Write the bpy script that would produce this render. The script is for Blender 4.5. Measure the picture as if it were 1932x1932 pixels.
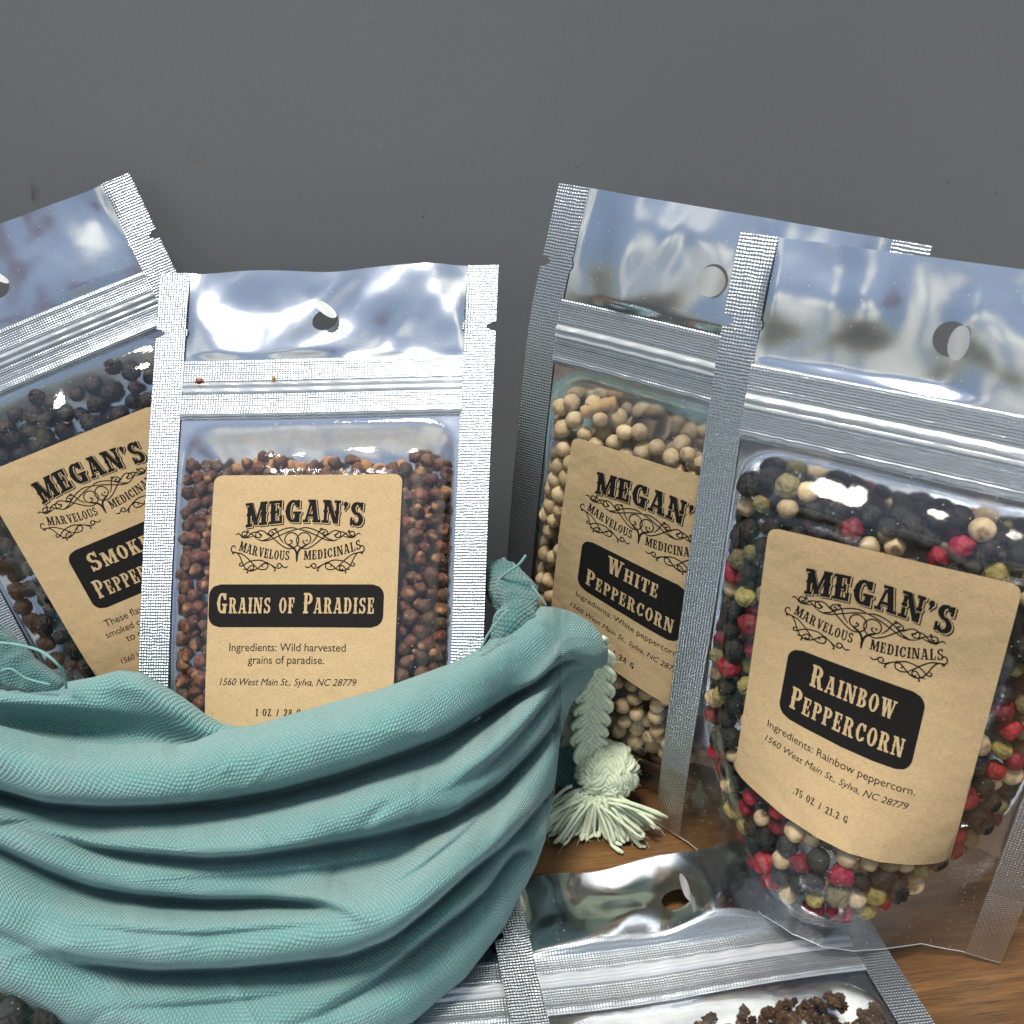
import bpy, math, random
import numpy as np
from mathutils import Vector, Matrix, noise

for o in list(bpy.data.objects):
    bpy.data.objects.remove(o)
random.seed(5)
MM = 0.001
scene = bpy.context.scene

# ---------------------------------------------------------------- camera
cam_m = ((0.99875234, 0.04993762, 0.0), (0.02191101, -0.43822026, 0.89860053), (0.04487397, -0.89747938, -0.4387677))
cd = bpy.data.cameras.new('camera'); cam = bpy.data.objects.new('camera', cd); scene.collection.objects.link(cam)
rot = Matrix([[r[0], -r[1], -r[2]] for r in cam_m])
cam.matrix_world = Matrix.Translation((0, 0, 174.5 * MM)) @ rot.to_4x4()
cd.lens = 1817.0 / 1932.0 * 36.0; cd.sensor_width = 36.0; cd.clip_start = 0.005; cd.clip_end = 50.0
cd.dof.use_dof = True; cd.dof.focus_distance = 0.215; cd.dof.aperture_fstop = 30.0
scene.camera = cam

# ---------------------------------------------------------------- daylight: hazy sky with added clouds and one soft sun
SUN_EL, SUN_AZ = 70.0, 222.0          # azimuth clockwise from +Y
world = bpy.data.worlds.new('World'); scene.world = world; world.use_nodes = True
nt = world.node_tree; nt.nodes.clear()
def wn(t, **k):
    n = nt.nodes.new(t)
    for a, b in k.items(): setattr(n, a, b)
    return n
out = wn('ShaderNodeOutputWorld'); bg = wn('ShaderNodeBackground'); sky = wn('ShaderNodeTexSky')
sky.sky_type = 'NISHITA'; sky.sun_disc = False; sky.sun_elevation = math.radians(SUN_EL); sky.sun_rotation = math.radians(SUN_AZ)
sky.air_density = 1.0; sky.dust_density = .4; sky.ozone_density = 1.6
tc = wn('ShaderNodeTexCoord')
nz = wn('ShaderNodeTexNoise'); nz.inputs['Scale'].default_value = 1.6; nz.inputs['Detail'].default_value = 0
# soft clouds added for top light and foil highlights: (azimuth from +Y, elevation, angular size, brightness)
ADDED_CLOUDS = [(0, 86, 17, 1.0), (5, 58, 13, .8), (203, 13, 8, .85), (226, 8, 6, .7), (176, 57, 5, .8), (231, 39, 4.5, .6), (209, 25, 4.5, 1.0), (222, 20, 4, 1.0), (120, 30, 14, .5), (300, 35, 16, .6), (60, 25, 14, .5)]
cl = wn('ShaderNodeMixRGB'); cl.inputs[2].default_value = (9.5, 9.1, 7.9, 1)
sep = wn('ShaderNodeSeparateXYZ')
hor = wn('ShaderNodeMapRange'); hor.inputs[1].default_value = -.62; hor.inputs[2].default_value = -.42
nz2 = wn('ShaderNodeTexNoise'); nz2.inputs['Scale'].default_value = 1.2; nz2.inputs['Detail'].default_value = 0
gr = wn('ShaderNodeValToRGB'); gr.color_ramp.elements[0].color = (.7, .78, .92, 1); gr.color_ramp.elements[1].color = (1.5, .85, .75, 1)
gr.color_ramp.elements[0].position = .42; gr.color_ramp.elements[1].position = .6
mix = wn('ShaderNodeMixRGB')
L = nt.links.new
L(tc.outputs['Generated'], nz.inputs['Vector'])
wob = wn('ShaderNodeVectorMath', operation='MULTIPLY_ADD'); L(nz.outputs['Color'], wob.inputs[0]); wob.inputs[1].default_value = (.1,) * 3; L(tc.outputs['Generated'], wob.inputs[2])
wob2 = wn('ShaderNodeVectorMath', operation='SUBTRACT'); L(wob.outputs[0], wob2.inputs[0]); wob2.inputs[1].default_value = (.05,) * 3
nrm = wn('ShaderNodeVectorMath', operation='NORMALIZE'); L(wob2.outputs[0], nrm.inputs[0])
acc = None
for az_, el_, sz_, br_ in ADDED_CLOUDS:
    a_, e_ = math.radians(az_), math.radians(el_)
    dt_ = wn('ShaderNodeVectorMath', operation='DOT_PRODUCT'); L(nrm.outputs[0], dt_.inputs[0]); dt_.inputs[1].default_value = (math.sin(a_) * math.cos(e_), math.cos(a_) * math.cos(e_), math.sin(e_))
    mr_ = wn('ShaderNodeMapRange', interpolation_type='SMOOTHSTEP'); L(dt_.outputs['Value'], mr_.inputs[0])
    mr_.inputs[1].default_value = math.cos(math.radians(sz_ * 1.7)); mr_.inputs[2].default_value = math.cos(math.radians(sz_ * .3)); mr_.inputs[4].default_value = br_
    if acc is None: acc = mr_.outputs[0]
    else:
        mx_ = wn('ShaderNodeMath', operation='MAXIMUM'); L(acc, mx_.inputs[0]); L(mr_.outputs[0], mx_.inputs[1]); acc = mx_.outputs[0]
L(acc, cl.inputs[0])
# a red-brown patch added to the sky to redden reflections in the foil
red = wn('ShaderNodeMixRGB'); red.inputs[2].default_value = (1.35, .55, .6, 1)
dr_ = wn('ShaderNodeVectorMath', operation='DOT_PRODUCT'); L(nrm.outputs[0], dr_.inputs[0]); a_, e_ = math.radians(182), math.radians(32)
dr_.inputs[1].default_value = (math.sin(a_) * math.cos(e_), math.cos(a_) * math.cos(e_), math.sin(e_))
mr_ = wn('ShaderNodeMapRange', interpolation_type='SMOOTHSTEP'); L(dr_.outputs['Value'], mr_.inputs[0]); mr_.inputs[1].default_value = math.cos(math.radians(9.5)); mr_.inputs[2].default_value = math.cos(math.radians(6)); mr_.inputs[4].default_value = .6
L(mr_.outputs[0], red.inputs[0]); L(cl.outputs[0], red.inputs[1]); pale = wn('ShaderNodeMixRGB'); pale.inputs[0].default_value = .5; pale.inputs[2].default_value = (2.9, 3.2, 3.2, 1); L(sky.outputs[0], pale.inputs[1]); L(pale.outputs[0], cl.inputs[1])
L(tc.outputs['Generated'], sep.inputs[0]); L(sep.outputs[2], hor.inputs[0])
L(tc.outputs['Generated'], nz2.inputs['Vector']); L(nz2.outputs[0], gr.inputs[0])
L(hor.outputs[0], mix.inputs[0]); L(gr.outputs[0], mix.inputs[1]); L(red.outputs[0], mix.inputs[2])
el = wn('ShaderNodeMapRange'); el.inputs[1].default_value = .0; el.inputs[2].default_value = .95; el.inputs[3].default_value = .6; el.inputs[4].default_value = 1.7
L(sep.outputs[2], el.inputs[0])
vm = wn('ShaderNodeVectorMath', operation='SCALE'); L(mix.outputs[0], vm.inputs[0]); L(el.outputs[0], vm.inputs['Scale'])
L(vm.outputs[0], bg.inputs[0]); bg.inputs[1].default_value = 0.10; L(bg.outputs[0], out.inputs[0])
sd = bpy.data.lights.new('sun', 'SUN'); sun = bpy.data.objects.new('sun', sd); scene.collection.objects.link(sun)
sd.energy = 3.1; sd.angle = math.radians(13); sd.color = (1.0, .93, .82)
a, e = math.radians(SUN_AZ), math.radians(SUN_EL)
sdir = Vector((math.sin(a) * math.cos(e), math.cos(a) * math.cos(e), math.sin(e)))
sun.rotation_euler = sdir.to_track_quat('Z', 'Y').to_euler()
scene.view_settings.view_transform = 'Standard'; scene.view_settings.look = 'None'
scene.view_settings.exposure = 0.34; scene.view_settings.gamma = 1.0; scene.view_settings.use_curve_mapping = False
scene.cycles.max_bounces = 14; scene.cycles.transparent_max_bounces = 24; scene.cycles.glossy_bounces = 6; scene.cycles.diffuse_bounces = 4
scene.cycles.use_denoising = True
# ---------------------------------------------------------------- geometry of the pouches (millimetres)
CAM_H = 174.5
CAM_M = np.array([[0.99875234, 0.04993762, 0.0], [0.02191101, -0.43822026, 0.89860053], [0.04487397, -0.89747938, -0.4387677]])
FPX = 1817.0

def ray(px, py):
    return CAM_M @ np.array([(px - 966.0) / FPX, (py - 966.0) / FPX, 1.0])

def at(px, py, Y):
    d = ray(px, py)
    return np.array([0, 0, CAM_H]) + d * (Y / d[1])

def smooth(a, b, x):
    t = np.clip((np.asarray(x, float) - a) / (b - a), 0, 1)
    return t * t * (3 - 2 * t)

class Field:
    """smooth random height field: sums of soft dents and short ridges"""
    def __init__(self, seed, n, lo, hi, amp, box, longish=1.0):
        r = np.random.RandomState(seed)
        self.c = np.stack([r.uniform(box[0], box[1], n), r.uniform(box[2], box[3], n)], 1)
        self.s = r.uniform(lo, hi, n); self.k = r.uniform(1.0, 1.0 + 2.5 * longish, n)
        self.a = r.uniform(0, math.pi, n); self.h = r.choice([-1, 1], n) * r.uniform(.4, 1, n) * amp
    def __call__(self, u, v):
        o = np.zeros(np.broadcast(u, v).shape)
        for (cx, cy), s, k, a, h in zip(self.c, self.s, self.k, self.a, self.h):
            x = (u - cx) * math.cos(a) + (v - cy) * math.sin(a); y = -(u - cx) * math.sin(a) + (v - cy) * math.cos(a)
            o = o + h * s / 6.0 * np.exp(-(x / (s * k)) ** 2 - (y / s) ** 2)
        return o

class Pouch:
    def __init__(s, O, U, V, taper=0., bend=0., H=140., front=7., back=4., low=1.2, flare=8., seed=1, wr=1.0, ubot=10., left=None, tip=0., lift=0., zip_v=(23.0, 37.0), key=None):
        s.O = np.array(O); s.U = np.array(U) / np.linalg.norm(U)
        V = np.array(V); V = V - s.U * (V @ s.U); s.V = V / np.linalg.norm(V)
        s.W = -np.cross(s.U, s.V)
        s.taper, s.bend, s.H, s.fr, s.bk, s.low, s.flare, s.ub = taper, bend, H, front, back, low, flare, ubot
        s.left = left; s.z1, s.z2 = zip_v; s.wr = wr; s.seed = seed; s.key = key; s.tip = tip; s.lift = lift
        s.f_head = Field(seed, 16, 4.0, 9.0, 1.25 * wr, (6, 74, 0, 24), 1.0)
        s.f_fine = Field(seed + 50, 15, 1.5, 2.8, .85 * wr, (6, 74, 3, 19), 3.2)
        s.f_body = Field(seed + 100, 22, 1.5, 4.5, 1.15 * wr, (8, 72, 38, 62), 5.0)
        s.f_low = Field(seed + 150, 30, 1.6, 5.0, .8 * wr, (8, 72, 60, H), 4.5)
        s.f_lab = Field(seed + 170, 60, 2.2, 5.0, .1, (14, 66, 48, H - 15), 1.0)
        s.f_big = Field(seed + 200, 7, 12, 24, .28 * wr, (0, 80, 0, H), .5)
    def vbot(s, u):
        return s.H - 6 - s.ub * (np.abs(np.asarray(u, float) - 40) / 32.0) ** 2.2
    def mask(s, u, v):
        du = np.minimum(u - 8.0, 72.0 - u); d1 = v - (s.z2 + 1.0); d2 = s.vbot(u) - v
        e = lambda d, k: 1 - np.exp(-np.maximum(d, 0) / k)
        dc = 9.0 - np.hypot(np.maximum(9.0 - du, 0), np.maximum(9.0 - d1, 0))      # rounded upper corners
        return e(dc, 5.0) * e(d1, 9.0) * e(d2, 9.0)
    def base(s, u, v):
        return -s.bend * 10 * (v / 100.0) ** 2 + s.f_big(u, v) - s.tip * np.clip((36 - v) / 36.0, 0, 1) ** 1.6
    def flarew(s, u, v):
        return s.flare * np.interp(u, [0, 9.6, 16.8, 21, 25.2, 32.5, 39.6, 45.9, 51.6, 56.9, 64, 72, 80], [0.12, .22, .36, .5, .64, .87, .985, .985, .86, .66, .36, .2, .12]) * smooth(s.H * .45, s.H, v)
    def wf(s, u, v, rough=True):
        u = np.asarray(u, float); v = np.asarray(v, float)
        m = s.mask(u, v)
        w = s.base(u, v) + .25 + s.fr * m * (1 + (s.low - 1) * smooth(45, 120, v)) + s.flarew(u, v)
        hm = (1 - smooth(21.0, 23.0, v)) * smooth(5.5, 9, u) * (1 - smooth(71, 74.5, u))
        n = hm * (s.f_head(u, v) + .5 * s.f_fine(u, v))
        w = w + n
        if rough:
            n = (s.f_body(u, v) + s.f_low(u, v)) * np.minimum(m * 1.6, 1) * s.offlabel(u, v)
            w = w + .45 * np.minimum(m * 3, 1) + np.where(n < 0, -.3 * np.tanh(-n / .3), n)
        return w
    def offlabel(s, u, v):
        f = FIT.get(s.key)
        if f is None: return np.ones(np.broadcast(u, v).shape)
        uc, vc, r, fw, fh, sh, r2, w2 = f
        du = np.abs(u - uc - sh * (v - vc) / fh) - fw / 2; dv = np.maximum(vc - v, v - (vc + fh + (u - uc) / fw * r2))
        return smooth(-.2, 2.5, np.maximum(du, dv))
    def wb(s, u, v):
        u = np.asarray(u, float); v = np.asarray(v, float)
        m = s.mask(u, v)
        hm = (1 - smooth(21.0, 23.0, v)) * smooth(5.5, 9, u) * (1 - smooth(71, 74.5, u))
        n = hm * (s.f_head(u, v) + .5 * s.f_fine(u, v))
        return s.base(u, v) - .05 + n * .98 - s.bk * m - s.flarew(u, v) * .25 - .8 * np.abs(s.f_body(u, v) + s.f_low(u, v)) * np.minimum(m * 1.6, 1)
    def P(s, u, v, w):
        u = np.asarray(u, float); v = np.asarray(v, float)
        uu = 40 + (u - 40) * (1 + s.taper * (v - 60) / 100.0)
        if s.lift: v = v - s.lift * np.exp(-((u - 43.0) / 21.0) ** 2) * smooth(s.H * .6, s.H, v)
        if s.left is not None:
            uu = uu + np.interp(v, s.left[0], s.left[1]) * (1 - u / 80.0) ** 2
        return s.O + uu[..., None] * s.U + v[..., None] * s.V + np.asarray(w)[..., None] * s.W
FIT = {'G': (39.433, 52.493, .004, 43.151, 60.957, .847, .022, 42.852), 'R': (39.154, 51.253, -.038, 44.516, 59.204, .528, 7.521, 43.367),
       'Wh': (37.052, 51.477, 0., 41.655, 55.489, .097, 10.986, 41.151), 'Sm': (39.352, 53.806, .025, 44.524, 60.383, 4.432, .197, 43.97)}
POSE = {
 'G': dict(O=[-87.297, 235.886, 119.447], U=[0.99549, -0.04385, 0.08415], V=[0.03618, -0.64435, -0.76387], taper=-.0657, bend=.58, front=5.5, back=4, H=143, low=1.1, flare=5, seed=11),
 'R': dict(O=[38.764, 182.581, 144.106], U=[0.88183, -0.47157, 0.00144], V=[-0.02699, -0.05352, -0.9982], taper=-.0076, bend=.66, front=9, back=4, H=143.3, tip=7.5, wr=1.15, left=([0, 30, 145], [-1.3, 0, 0]), low=1.15, flare=29, lift=8, seed=23, ubot=34),
 'Wh': dict(O=[1.996, 210.206, 148.312], U=[0.87957, -0.47394, -0.04174], V=[-0.06214, -0.02746, -0.99769], taper=.0925, bend=.97, tip=6.0, wr=1.15, front=7, back=4, H=145, low=1.1, flare=8, seed=37, left=([0, 12, 25, 60, 145], [-.2, .1, -.2, 0, 0])),
 'Sm': dict(O=[-169.152, 223.392, 111.594], U=[0.87553, 0.31457, 0.36674], V=[0.45286, -0.26966, -0.84982], taper=-.0118, bend=-.05, front=6, back=4, H=128, low=1.1, flare=5, seed=41),
 'L': dict(O=[-1.117, 159.0, 1.3], U=[0.98181, 0.18466, 0.015], V=[0.17712, -0.97457, 0.095], taper=-.0627, bend=.17, front=6, back=5, H=143, low=1.0, flare=3, tip=-3.6, zip_v=(20.6, 34.6), seed=59, wr=1.5),
}

# ---------------------------------------------------------------- materials
class NT:
    def __init__(s, name):
        s.m = bpy.data.materials.new(name); s.m.use_nodes = True; s.t = s.m.node_tree; s.t.nodes.clear()
        s.out = s.n('ShaderNodeOutputMaterial')
    def n(s, t, ins=None, **k):
        x = s.t.nodes.new(t)
        for a, b in k.items(): setattr(x, a, b)
        if ins:
            for a, b in ins.items():
                if hasattr(b, 'is_output') or hasattr(b, 'links'): s.t.links.new(b, x.inputs[a])
                else: x.inputs[a].default_value = b
        return x
    def math(s, op, a, b=None, c=None):
        i = {0: a}
        if b is not None: i[1] = b
        if c is not None: i[2] = c
        return s.n('ShaderNodeMath', i, operation=op).outputs[0]
    def ramp(s, f, stops):
        r = s.n('ShaderNodeValToRGB', {0: f}); c = r.color_ramp
        while len(c.elements) < len(stops): c.elements.new(.5)
        for el, (p, col) in zip(c.elements, stops):
            el.position = p; el.color = (*col, 1) if len(col) == 3 else col
        return r.outputs[0]
    def mix(s, f, a, b, blend='MIX'):
        return s.n('ShaderNodeMixRGB', {0: f, 1: a, 2: b}, blend_type=blend).outputs[0]
    def noise(s, vec, scale, detail=3, rough=.55, dist=0.):
        return s.n('ShaderNodeTexNoise', {'Vector': vec, 'Scale': scale, 'Detail': detail, 'Roughness': rough, 'Distortion': dist}).outputs[0]
    def uv(s, sc=(1, 1, 1), rotz=0.):
        c = s.n('ShaderNodeTexCoord').outputs['UV']
        return s.n('ShaderNodeMapping', {'Vector': c, 'Scale': sc, 'Rotation': (0, 0, rotz)}).outputs[0]
    def obj(s, sc=(1000, 1000, 1000), rotz=0., kind='Object'):
        c = s.n('ShaderNodeTexCoord').outputs[kind]
        return s.n('ShaderNodeMapping', {'Vector': c, 'Scale': sc, 'Rotation': (0, 0, rotz)}).outputs[0]
    def bump(s, h, dist, strength=1.0, normal=None):
        i = {'Height': h, 'Distance': dist, 'Strength': strength}
        if normal is not None: i['Normal'] = normal
        return s.n('ShaderNodeBump', i).outputs[0]
    def bsdf(s, **k):
        i = {x.replace('_', ' '): v for x, v in k.items()}
        return s.n('ShaderNodeBsdfPrincipled', i)
    def done(s, sh):
        s.t.links.new(sh.outputs[0] if hasattr(sh, 'outputs') else sh, s.out.inputs[0]); return s.m
    def sepx(s, vec):
        return s.n('ShaderNodeSeparateXYZ', {0: vec}).outputs

def c3(r, g, b): return (r, g, b, 1)

def mat_wall():
    t = NT('wall_paint'); p = t.obj()
    big = t.noise(p, .012, 4); fine = t.noise(p, 2.2, 3)
    col = t.ramp(big, [(.3, (.182, .196, .211)), (.7, (.2, .214, .229))])
    col = t.mix(t.ramp(fine, [(.35, (0, 0, 0)), (.8, (.5, .5, .5))]), col, c3(.15, .155, .158))
    # stains and scuffs with a shape of their own, at their place on the panel
    def spot(x, z, rx, rz, ring=False):
        q = t.n('ShaderNodeVectorMath', {0: p, 1: (x, 0, z)}, operation='SUBTRACT').outputs[0]
        sx, sy, sz = t.sepx(q)
        w = t.noise(p, .55, 3)
        d = t.math('SQRT', t.math('ADD', t.math('POWER', t.math('DIVIDE', sx, rx), 2.0), t.math('POWER', t.math('DIVIDE', sz, rz), 2.0)))
        d = t.math('ADD', d, t.math('MULTIPLY', t.math('SUBTRACT', w, .5), 1.3))
        if ring: return t.ramp(d, [(0, (.25,) * 3), (.55, (.3,) * 3), (.8, (.7,) * 3), (1.0, (0,) * 3)])
        return t.ramp(d, [(.2, (1,) * 3), (1.0, (0,) * 3)])
    for (px, py, rx, rz, ring, colr, k) in STAINS:
        c = at(px, py, WALL_Y)
        f = t.n('ShaderNodeMath', {0: spot(c[0], c[2], rx, rz, ring), 1: k * .65}, operation='MULTIPLY').outputs[0]
        col = t.mix(f, col, c3(*colr))
    # long faint scratches
    ps = t.obj((1000 * .02, 1, 1000 * .9)); vs = t.noise(ps, 1.0, 2)
    scr = t.ramp(t.math('ABSOLUTE', t.math('SUBTRACT', vs, .5)), [(0, (1,) * 3), (.0045, (0,) * 3)])
    keep = t.ramp(t.noise(p, .035, 2), [(.58, (0,) * 3), (.66, (1,) * 3)])
    col = t.mix(t.math('MULTIPLY', t.math('MULTIPLY', scr, keep), .3), col, c3(.34, .35, .36))
    sp = t.n('ShaderNodeTexVoronoi', {'Vector': p, 'Scale': .11}).outputs['Distance']
    col = t.mix(t.ramp(sp, [(.009, (.7,) * 3), (.02, (0,) * 3)]), col, c3(.04, .04, .042))
    b = t.bsdf(Base_Color=col, Roughness=.5, Normal=t.bump(t.noise(p, 1.6, 3), .00003, .4))
    b.inputs['Specular IOR Level'].default_value = .45
    return t.done(b)

def mat_wood():
    t = NT('walnut_wood'); p = t.obj((1000, 1000, 1000), rotz=math.radians(-11))
    st = t.n('ShaderNodeMapping', {'Vector': p, 'Scale': (.012, .16, .16)}).outputs[0]
    g1 = t.noise(st, 1.0, 6, .62, .9)
    st2 = t.n('ShaderNodeMapping', {'Vector': p, 'Scale': (.05, 1.9, 1.9)}).outputs[0]
    g2 = t.noise(st2, 1.0, 5, .7)
    st3 = t.n('ShaderNodeMapping', {'Vector': p, 'Scale': (.09, 3.4, 3.4), 'Location': (7, 3, 0)}).outputs[0]
    g3 = t.noise(st3, 1.0, 3, .6)
    col = t.ramp(g1, [(.28, (.06, .027, .009)), (.46, (.145, .07, .022)), (.6, (.24, .122, .04)), (.78, (.15, .073, .024))])
    col = t.mix(t.ramp(g2, [(.35, (.75,) * 3), (.62, (0,) * 3)]), col, c3(.095, .042, .013))
    pores = t.ramp(g3, [(.36, (1,) * 3), (.43, (0,) * 3)])
    col = t.mix(t.math('MULTIPLY', pores, .8), col, c3(.028, .013, .006))
    b = t.bsdf(Base_Color=col, Roughness=.42, Normal=t.bump(t.math('ADD', g2, t.math('MULTIPLY', pores, -.6)), .00025, .5))
    return t.done(b)

def specks(t, uv, scale, keep, size):
    v = t.n('ShaderNodeTexVoronoi', {'Vector': uv, 'Scale': scale})
    on = t.ramp(t.sepx(v.outputs['Color'])[0], [(keep, (1,) * 3), (keep + .01, (0,) * 3)])
    return t.math('MULTIPLY', on, t.ramp(v.outputs['Distance'], [(size, (1,) * 3), (size * 1.6, (0,) * 3)]))

def mat_film(name='clear_film', extra=.025, rough=.05, dust=.14):
    t = NT(name); uv = t.uv()
    n = t.bump(t.noise(uv, .4, 1, .5), .00025, .25)
    n = t.bump(t.noise(uv, 3.2, 2, .6), .00004, .3, n)
    fr = t.n('ShaderNodeFresnel', {'IOR': 1.52, 'Normal': n}).outputs[0]
    fac = t.math('MINIMUM', t.math('ADD', t.math('MULTIPLY', fr, .95), extra), .3)
    tr = t.n('ShaderNodeBsdfTransparent', {0: c3(.97, .975, .98)})
    gl = t.n('ShaderNodeBsdfGlossy', {'Color': c3(1, 1, 1), 'Roughness': rough, 'Normal': n})
    mx = t.n('ShaderNodeMixShader', {0: fac, 1: tr.outputs[0], 2: gl.outputs[0]})
    df = t.n('ShaderNodeBsdfDiffuse', {0: c3(.75, .75, .73)})
    haze = t.math('MULTIPLY', t.ramp(t.noise(uv, .09, 3), [(.42, (0,) * 3), (.75, (1,) * 3)]), .01)
    d = t.math('ADD', t.math('MULTIPLY', specks(t, uv, 1.25, dust, .1), .6), haze)
    mx2 = t.n('ShaderNodeMixShader', {0: d, 1: mx.outputs[0], 2: df.outputs[0]})
    return t.done(mx2)

def mat_foil():
    t = NT('silver_foil'); uv = t.uv()
    n = t.bump(t.noise(uv, .16, 1, .45), .0004, .3)
    n = t.bump(t.noise(uv, 2.4, 2, .6), .00002, .3, n)
    b = t.bsdf(Base_Color=c3(.62, .65, .70), Metallic=1.0, Roughness=.17, Normal=n)
    return t.done(b)

def mat_seal():
    t = NT('embossed_seal'); uv = t.uv(); x, y, z = t.sepx(uv)
    wob = t.math('MULTIPLY', t.math('SUBTRACT', t.noise(uv, .5, 3), .5), .55)
    r1 = t.math('SINE', t.math('MULTIPLY', t.math('ADD', y, wob), 2 * math.pi / .66))
    r2 = t.math('SINE', t.math('MULTIPLY', t.math('ADD', x, wob), 2 * math.pi / .6))
    h = t.math('ADD', r1, t.math('MULTIPLY', r2, .75))
    h = t.math('ADD', h, t.math('MULTIPLY', t.noise(uv, 2.2, 3, .7), 1.5))
    n = t.bump(h, .00006, .6)
    b = t.bsdf(Base_Color=c3(.47, .505, .545), Metallic=.94, Roughness=.27, Normal=n)
    return t.done(b)

def mat_dots():
    t = NT('clear_dotted_seal'); uv = t.uv(); x, y, z = t.sepx(uv)
    h = t.math('MULTIPLY', t.math('SINE', t.math('MULTIPLY', t.math('ADD', x, t.math('MULTIPLY', y, .5)), 2 * math.pi / 1.0)), t.math('SINE', t.math('MULTIPLY', y, 2 * math.pi / .95)))
    n = t.bump(h, .00012, .8); tr = t.n('ShaderNodeBsdfTransparent', {0: c3(.93, .94, .95)})
    gl = t.n('ShaderNodeBsdfGlossy', {'Color': c3(.9, .92, .95), 'Roughness': .18, 'Normal': n})
    return t.done(t.n('ShaderNodeMixShader', {0: .5, 1: tr.outputs[0], 2: gl.outputs[0]}))

def mat_zip():
    t = NT('zip_band'); uv = t.uv(); x, y, z = t.sepx(uv)
    wob = t.math('MULTIPLY', t.math('SUBTRACT', t.noise(uv, .35, 3), .5), .5)
    r1 = t.math('SINE', t.math('MULTIPLY', t.math('ADD', y, wob), 2 * math.pi / .55))
    r2 = t.math('SINE', t.math('MULTIPLY', t.math('ADD', x, wob), 2 * math.pi / .62))
    st = t.n('ShaderNodeMapping', {'Vector': uv, 'Scale': (.02, 2.4, 1)}).outputs[0]
    h = t.math('ADD', t.math('MULTIPLY', r1, .5), t.math('ADD', t.math('MULTIPLY', r2, .22), t.math('MULTIPLY', t.noise(st, 1.0, 3), 1.3)))
    n = t.bump(h, .00009, .65)
    gl = t.bsdf(Base_Color=c3(.48, .52, .56), Metallic=.7, Roughness=.27, Normal=n)
    tr = t.n('ShaderNodeBsdfTransparent', {0: c3(.95, .96, .97)})
    return t.done(t.n('ShaderNodeMixShader', {0: .78, 1: tr.outputs[0], 2: gl.outputs[0]}))

def mat_ridge():
    t = NT('zip_ridge'); uv = t.uv()
    st = t.n('ShaderNodeMapping', {'Vector': uv, 'Scale': (.02, 3.0, 1)}).outputs[0]
    n = t.bump(t.noise(st, 1.0, 3), .0002, .5)
    tr = t.n('ShaderNodeBsdfTransparent', {0: c3(.95, .96, .97)})
    gl = t.bsdf(Base_Color=c3(.74, .78, .82), Metallic=.25, Roughness=.16, Normal=n)
    return t.done(t.n('ShaderNodeMixShader', {0: .6, 1: tr.outputs[0], 2: gl.outputs[0]}))

def mat_kraft():
    t = NT('kraft_paper'); uv = t.uv()
    a = t.n('ShaderNodeMapping', {'Vector': uv, 'Scale': (.9, 3.2, 1), 'Rotation': (0, 0, .05)}).outputs[0]
    f = t.noise(a, 1.3, 5, .75); g = t.noise(uv, .3, 3)
    col = t.ramp(f, [(.25, (.335, .23, .118)), (.5, (.475, .345, .192)), (.75, (.58, .44, .265))])
    col = t.mix(t.ramp(g, [(.35, (0,) * 3), (.75, (.35,) * 3)]), col, c3(.43, .31, .165))
    col = t.mix(t.ramp(t.noise(uv, 2.6, 3, .7), [(.3, (.5,) * 3), (.5, (0,) * 3)]), col, c3(.42, .28, .135))
    fb = t.n('ShaderNodeMapping', {'Vector': uv, 'Scale': (.6, 4.5, 1), 'Rotation': (0, 0, .5)}).outputs[0]
    col = t.mix(t.ramp(t.noise(fb, 1.0, 2), [(.26, (.7,) * 3), (.34, (0,) * 3)]), col, c3(.25, .14, .06))
    b = t.bsdf(Base_Color=col, Roughness=.75, Normal=t.bump(f, .00006, .6, t.bump(t.noise(uv, .13, 2), .0012, .5)))
    b.inputs['Specular IOR Level'].default_value = .25
    return t.done(b)

def mat_flat(name, col, rough=.6, spec=.4, metal=0.):
    t = NT(name); p = t.obj((1500,) * 3)
    b = t.bsdf(Base_Color=t.mix(t.math('MULTIPLY', t.noise(p, 1.0, 3), .5), c3(*col), c3(*[min(1, c * 1.6 + .004) for c in col])), Roughness=rough, Metallic=metal)
    b.inputs['Specular IOR Level'].default_value = spec
    return t.done(b)

def mat_seed(name, stops, rough, scale=900, bump=.00015, tip=None, var=.35, spec=.4, hue=None):
    """seed skin: mottled colour, each seed a little lighter or darker"""
    t = NT(name); p = t.obj((scale,) * 3); oi = t.n('ShaderNodeObjectInfo').outputs['Random']
    off = t.n('ShaderNodeVectorMath', {0: p, 1: t.n('ShaderNodeCombineXYZ', {0: t.math('MULTIPLY', oi, 50), 1: t.math('MULTIPLY', oi, 91), 2: 0.0}).outputs[0]}, operation='ADD').outputs[0]
    f = t.noise(off, 1.0, 4, .65)
    col = t.ramp(f, stops)
    if hue is not None: col = t.mix(t.math('MULTIPLY', t.math('FRACT', t.math('MULTIPLY', oi, 7.31)), .75), col, c3(*hue))
    k = t.math('ADD', 1 - var, t.math('MULTIPLY', oi, 2 * var))
    col = t.mix(1.0, col, t.n('ShaderNodeCombineXYZ', {0: k, 1: k, 2: k}).outputs[0], 'MULTIPLY')
    if tip is not None:
        g = t.sepx(t.n('ShaderNodeTexCoord').outputs['Generated'])[2]
        g = t.math('ADD', g, t.math('MULTIPLY', t.math('SUBTRACT', f, .5), .35))
        col = t.mix(t.ramp(g, [(tip[0], (0,) * 3), (tip[1], (1,) * 3)]), col, c3(*tip[2]))
    b = t.bsdf(Base_Color=col, Roughness=rough, Normal=t.bump(t.noise(off, 2.6, 4, .7), bump, .7))
    b.inputs['Specular IOR Level'].default_value = spec
    return t.done(b)

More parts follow.
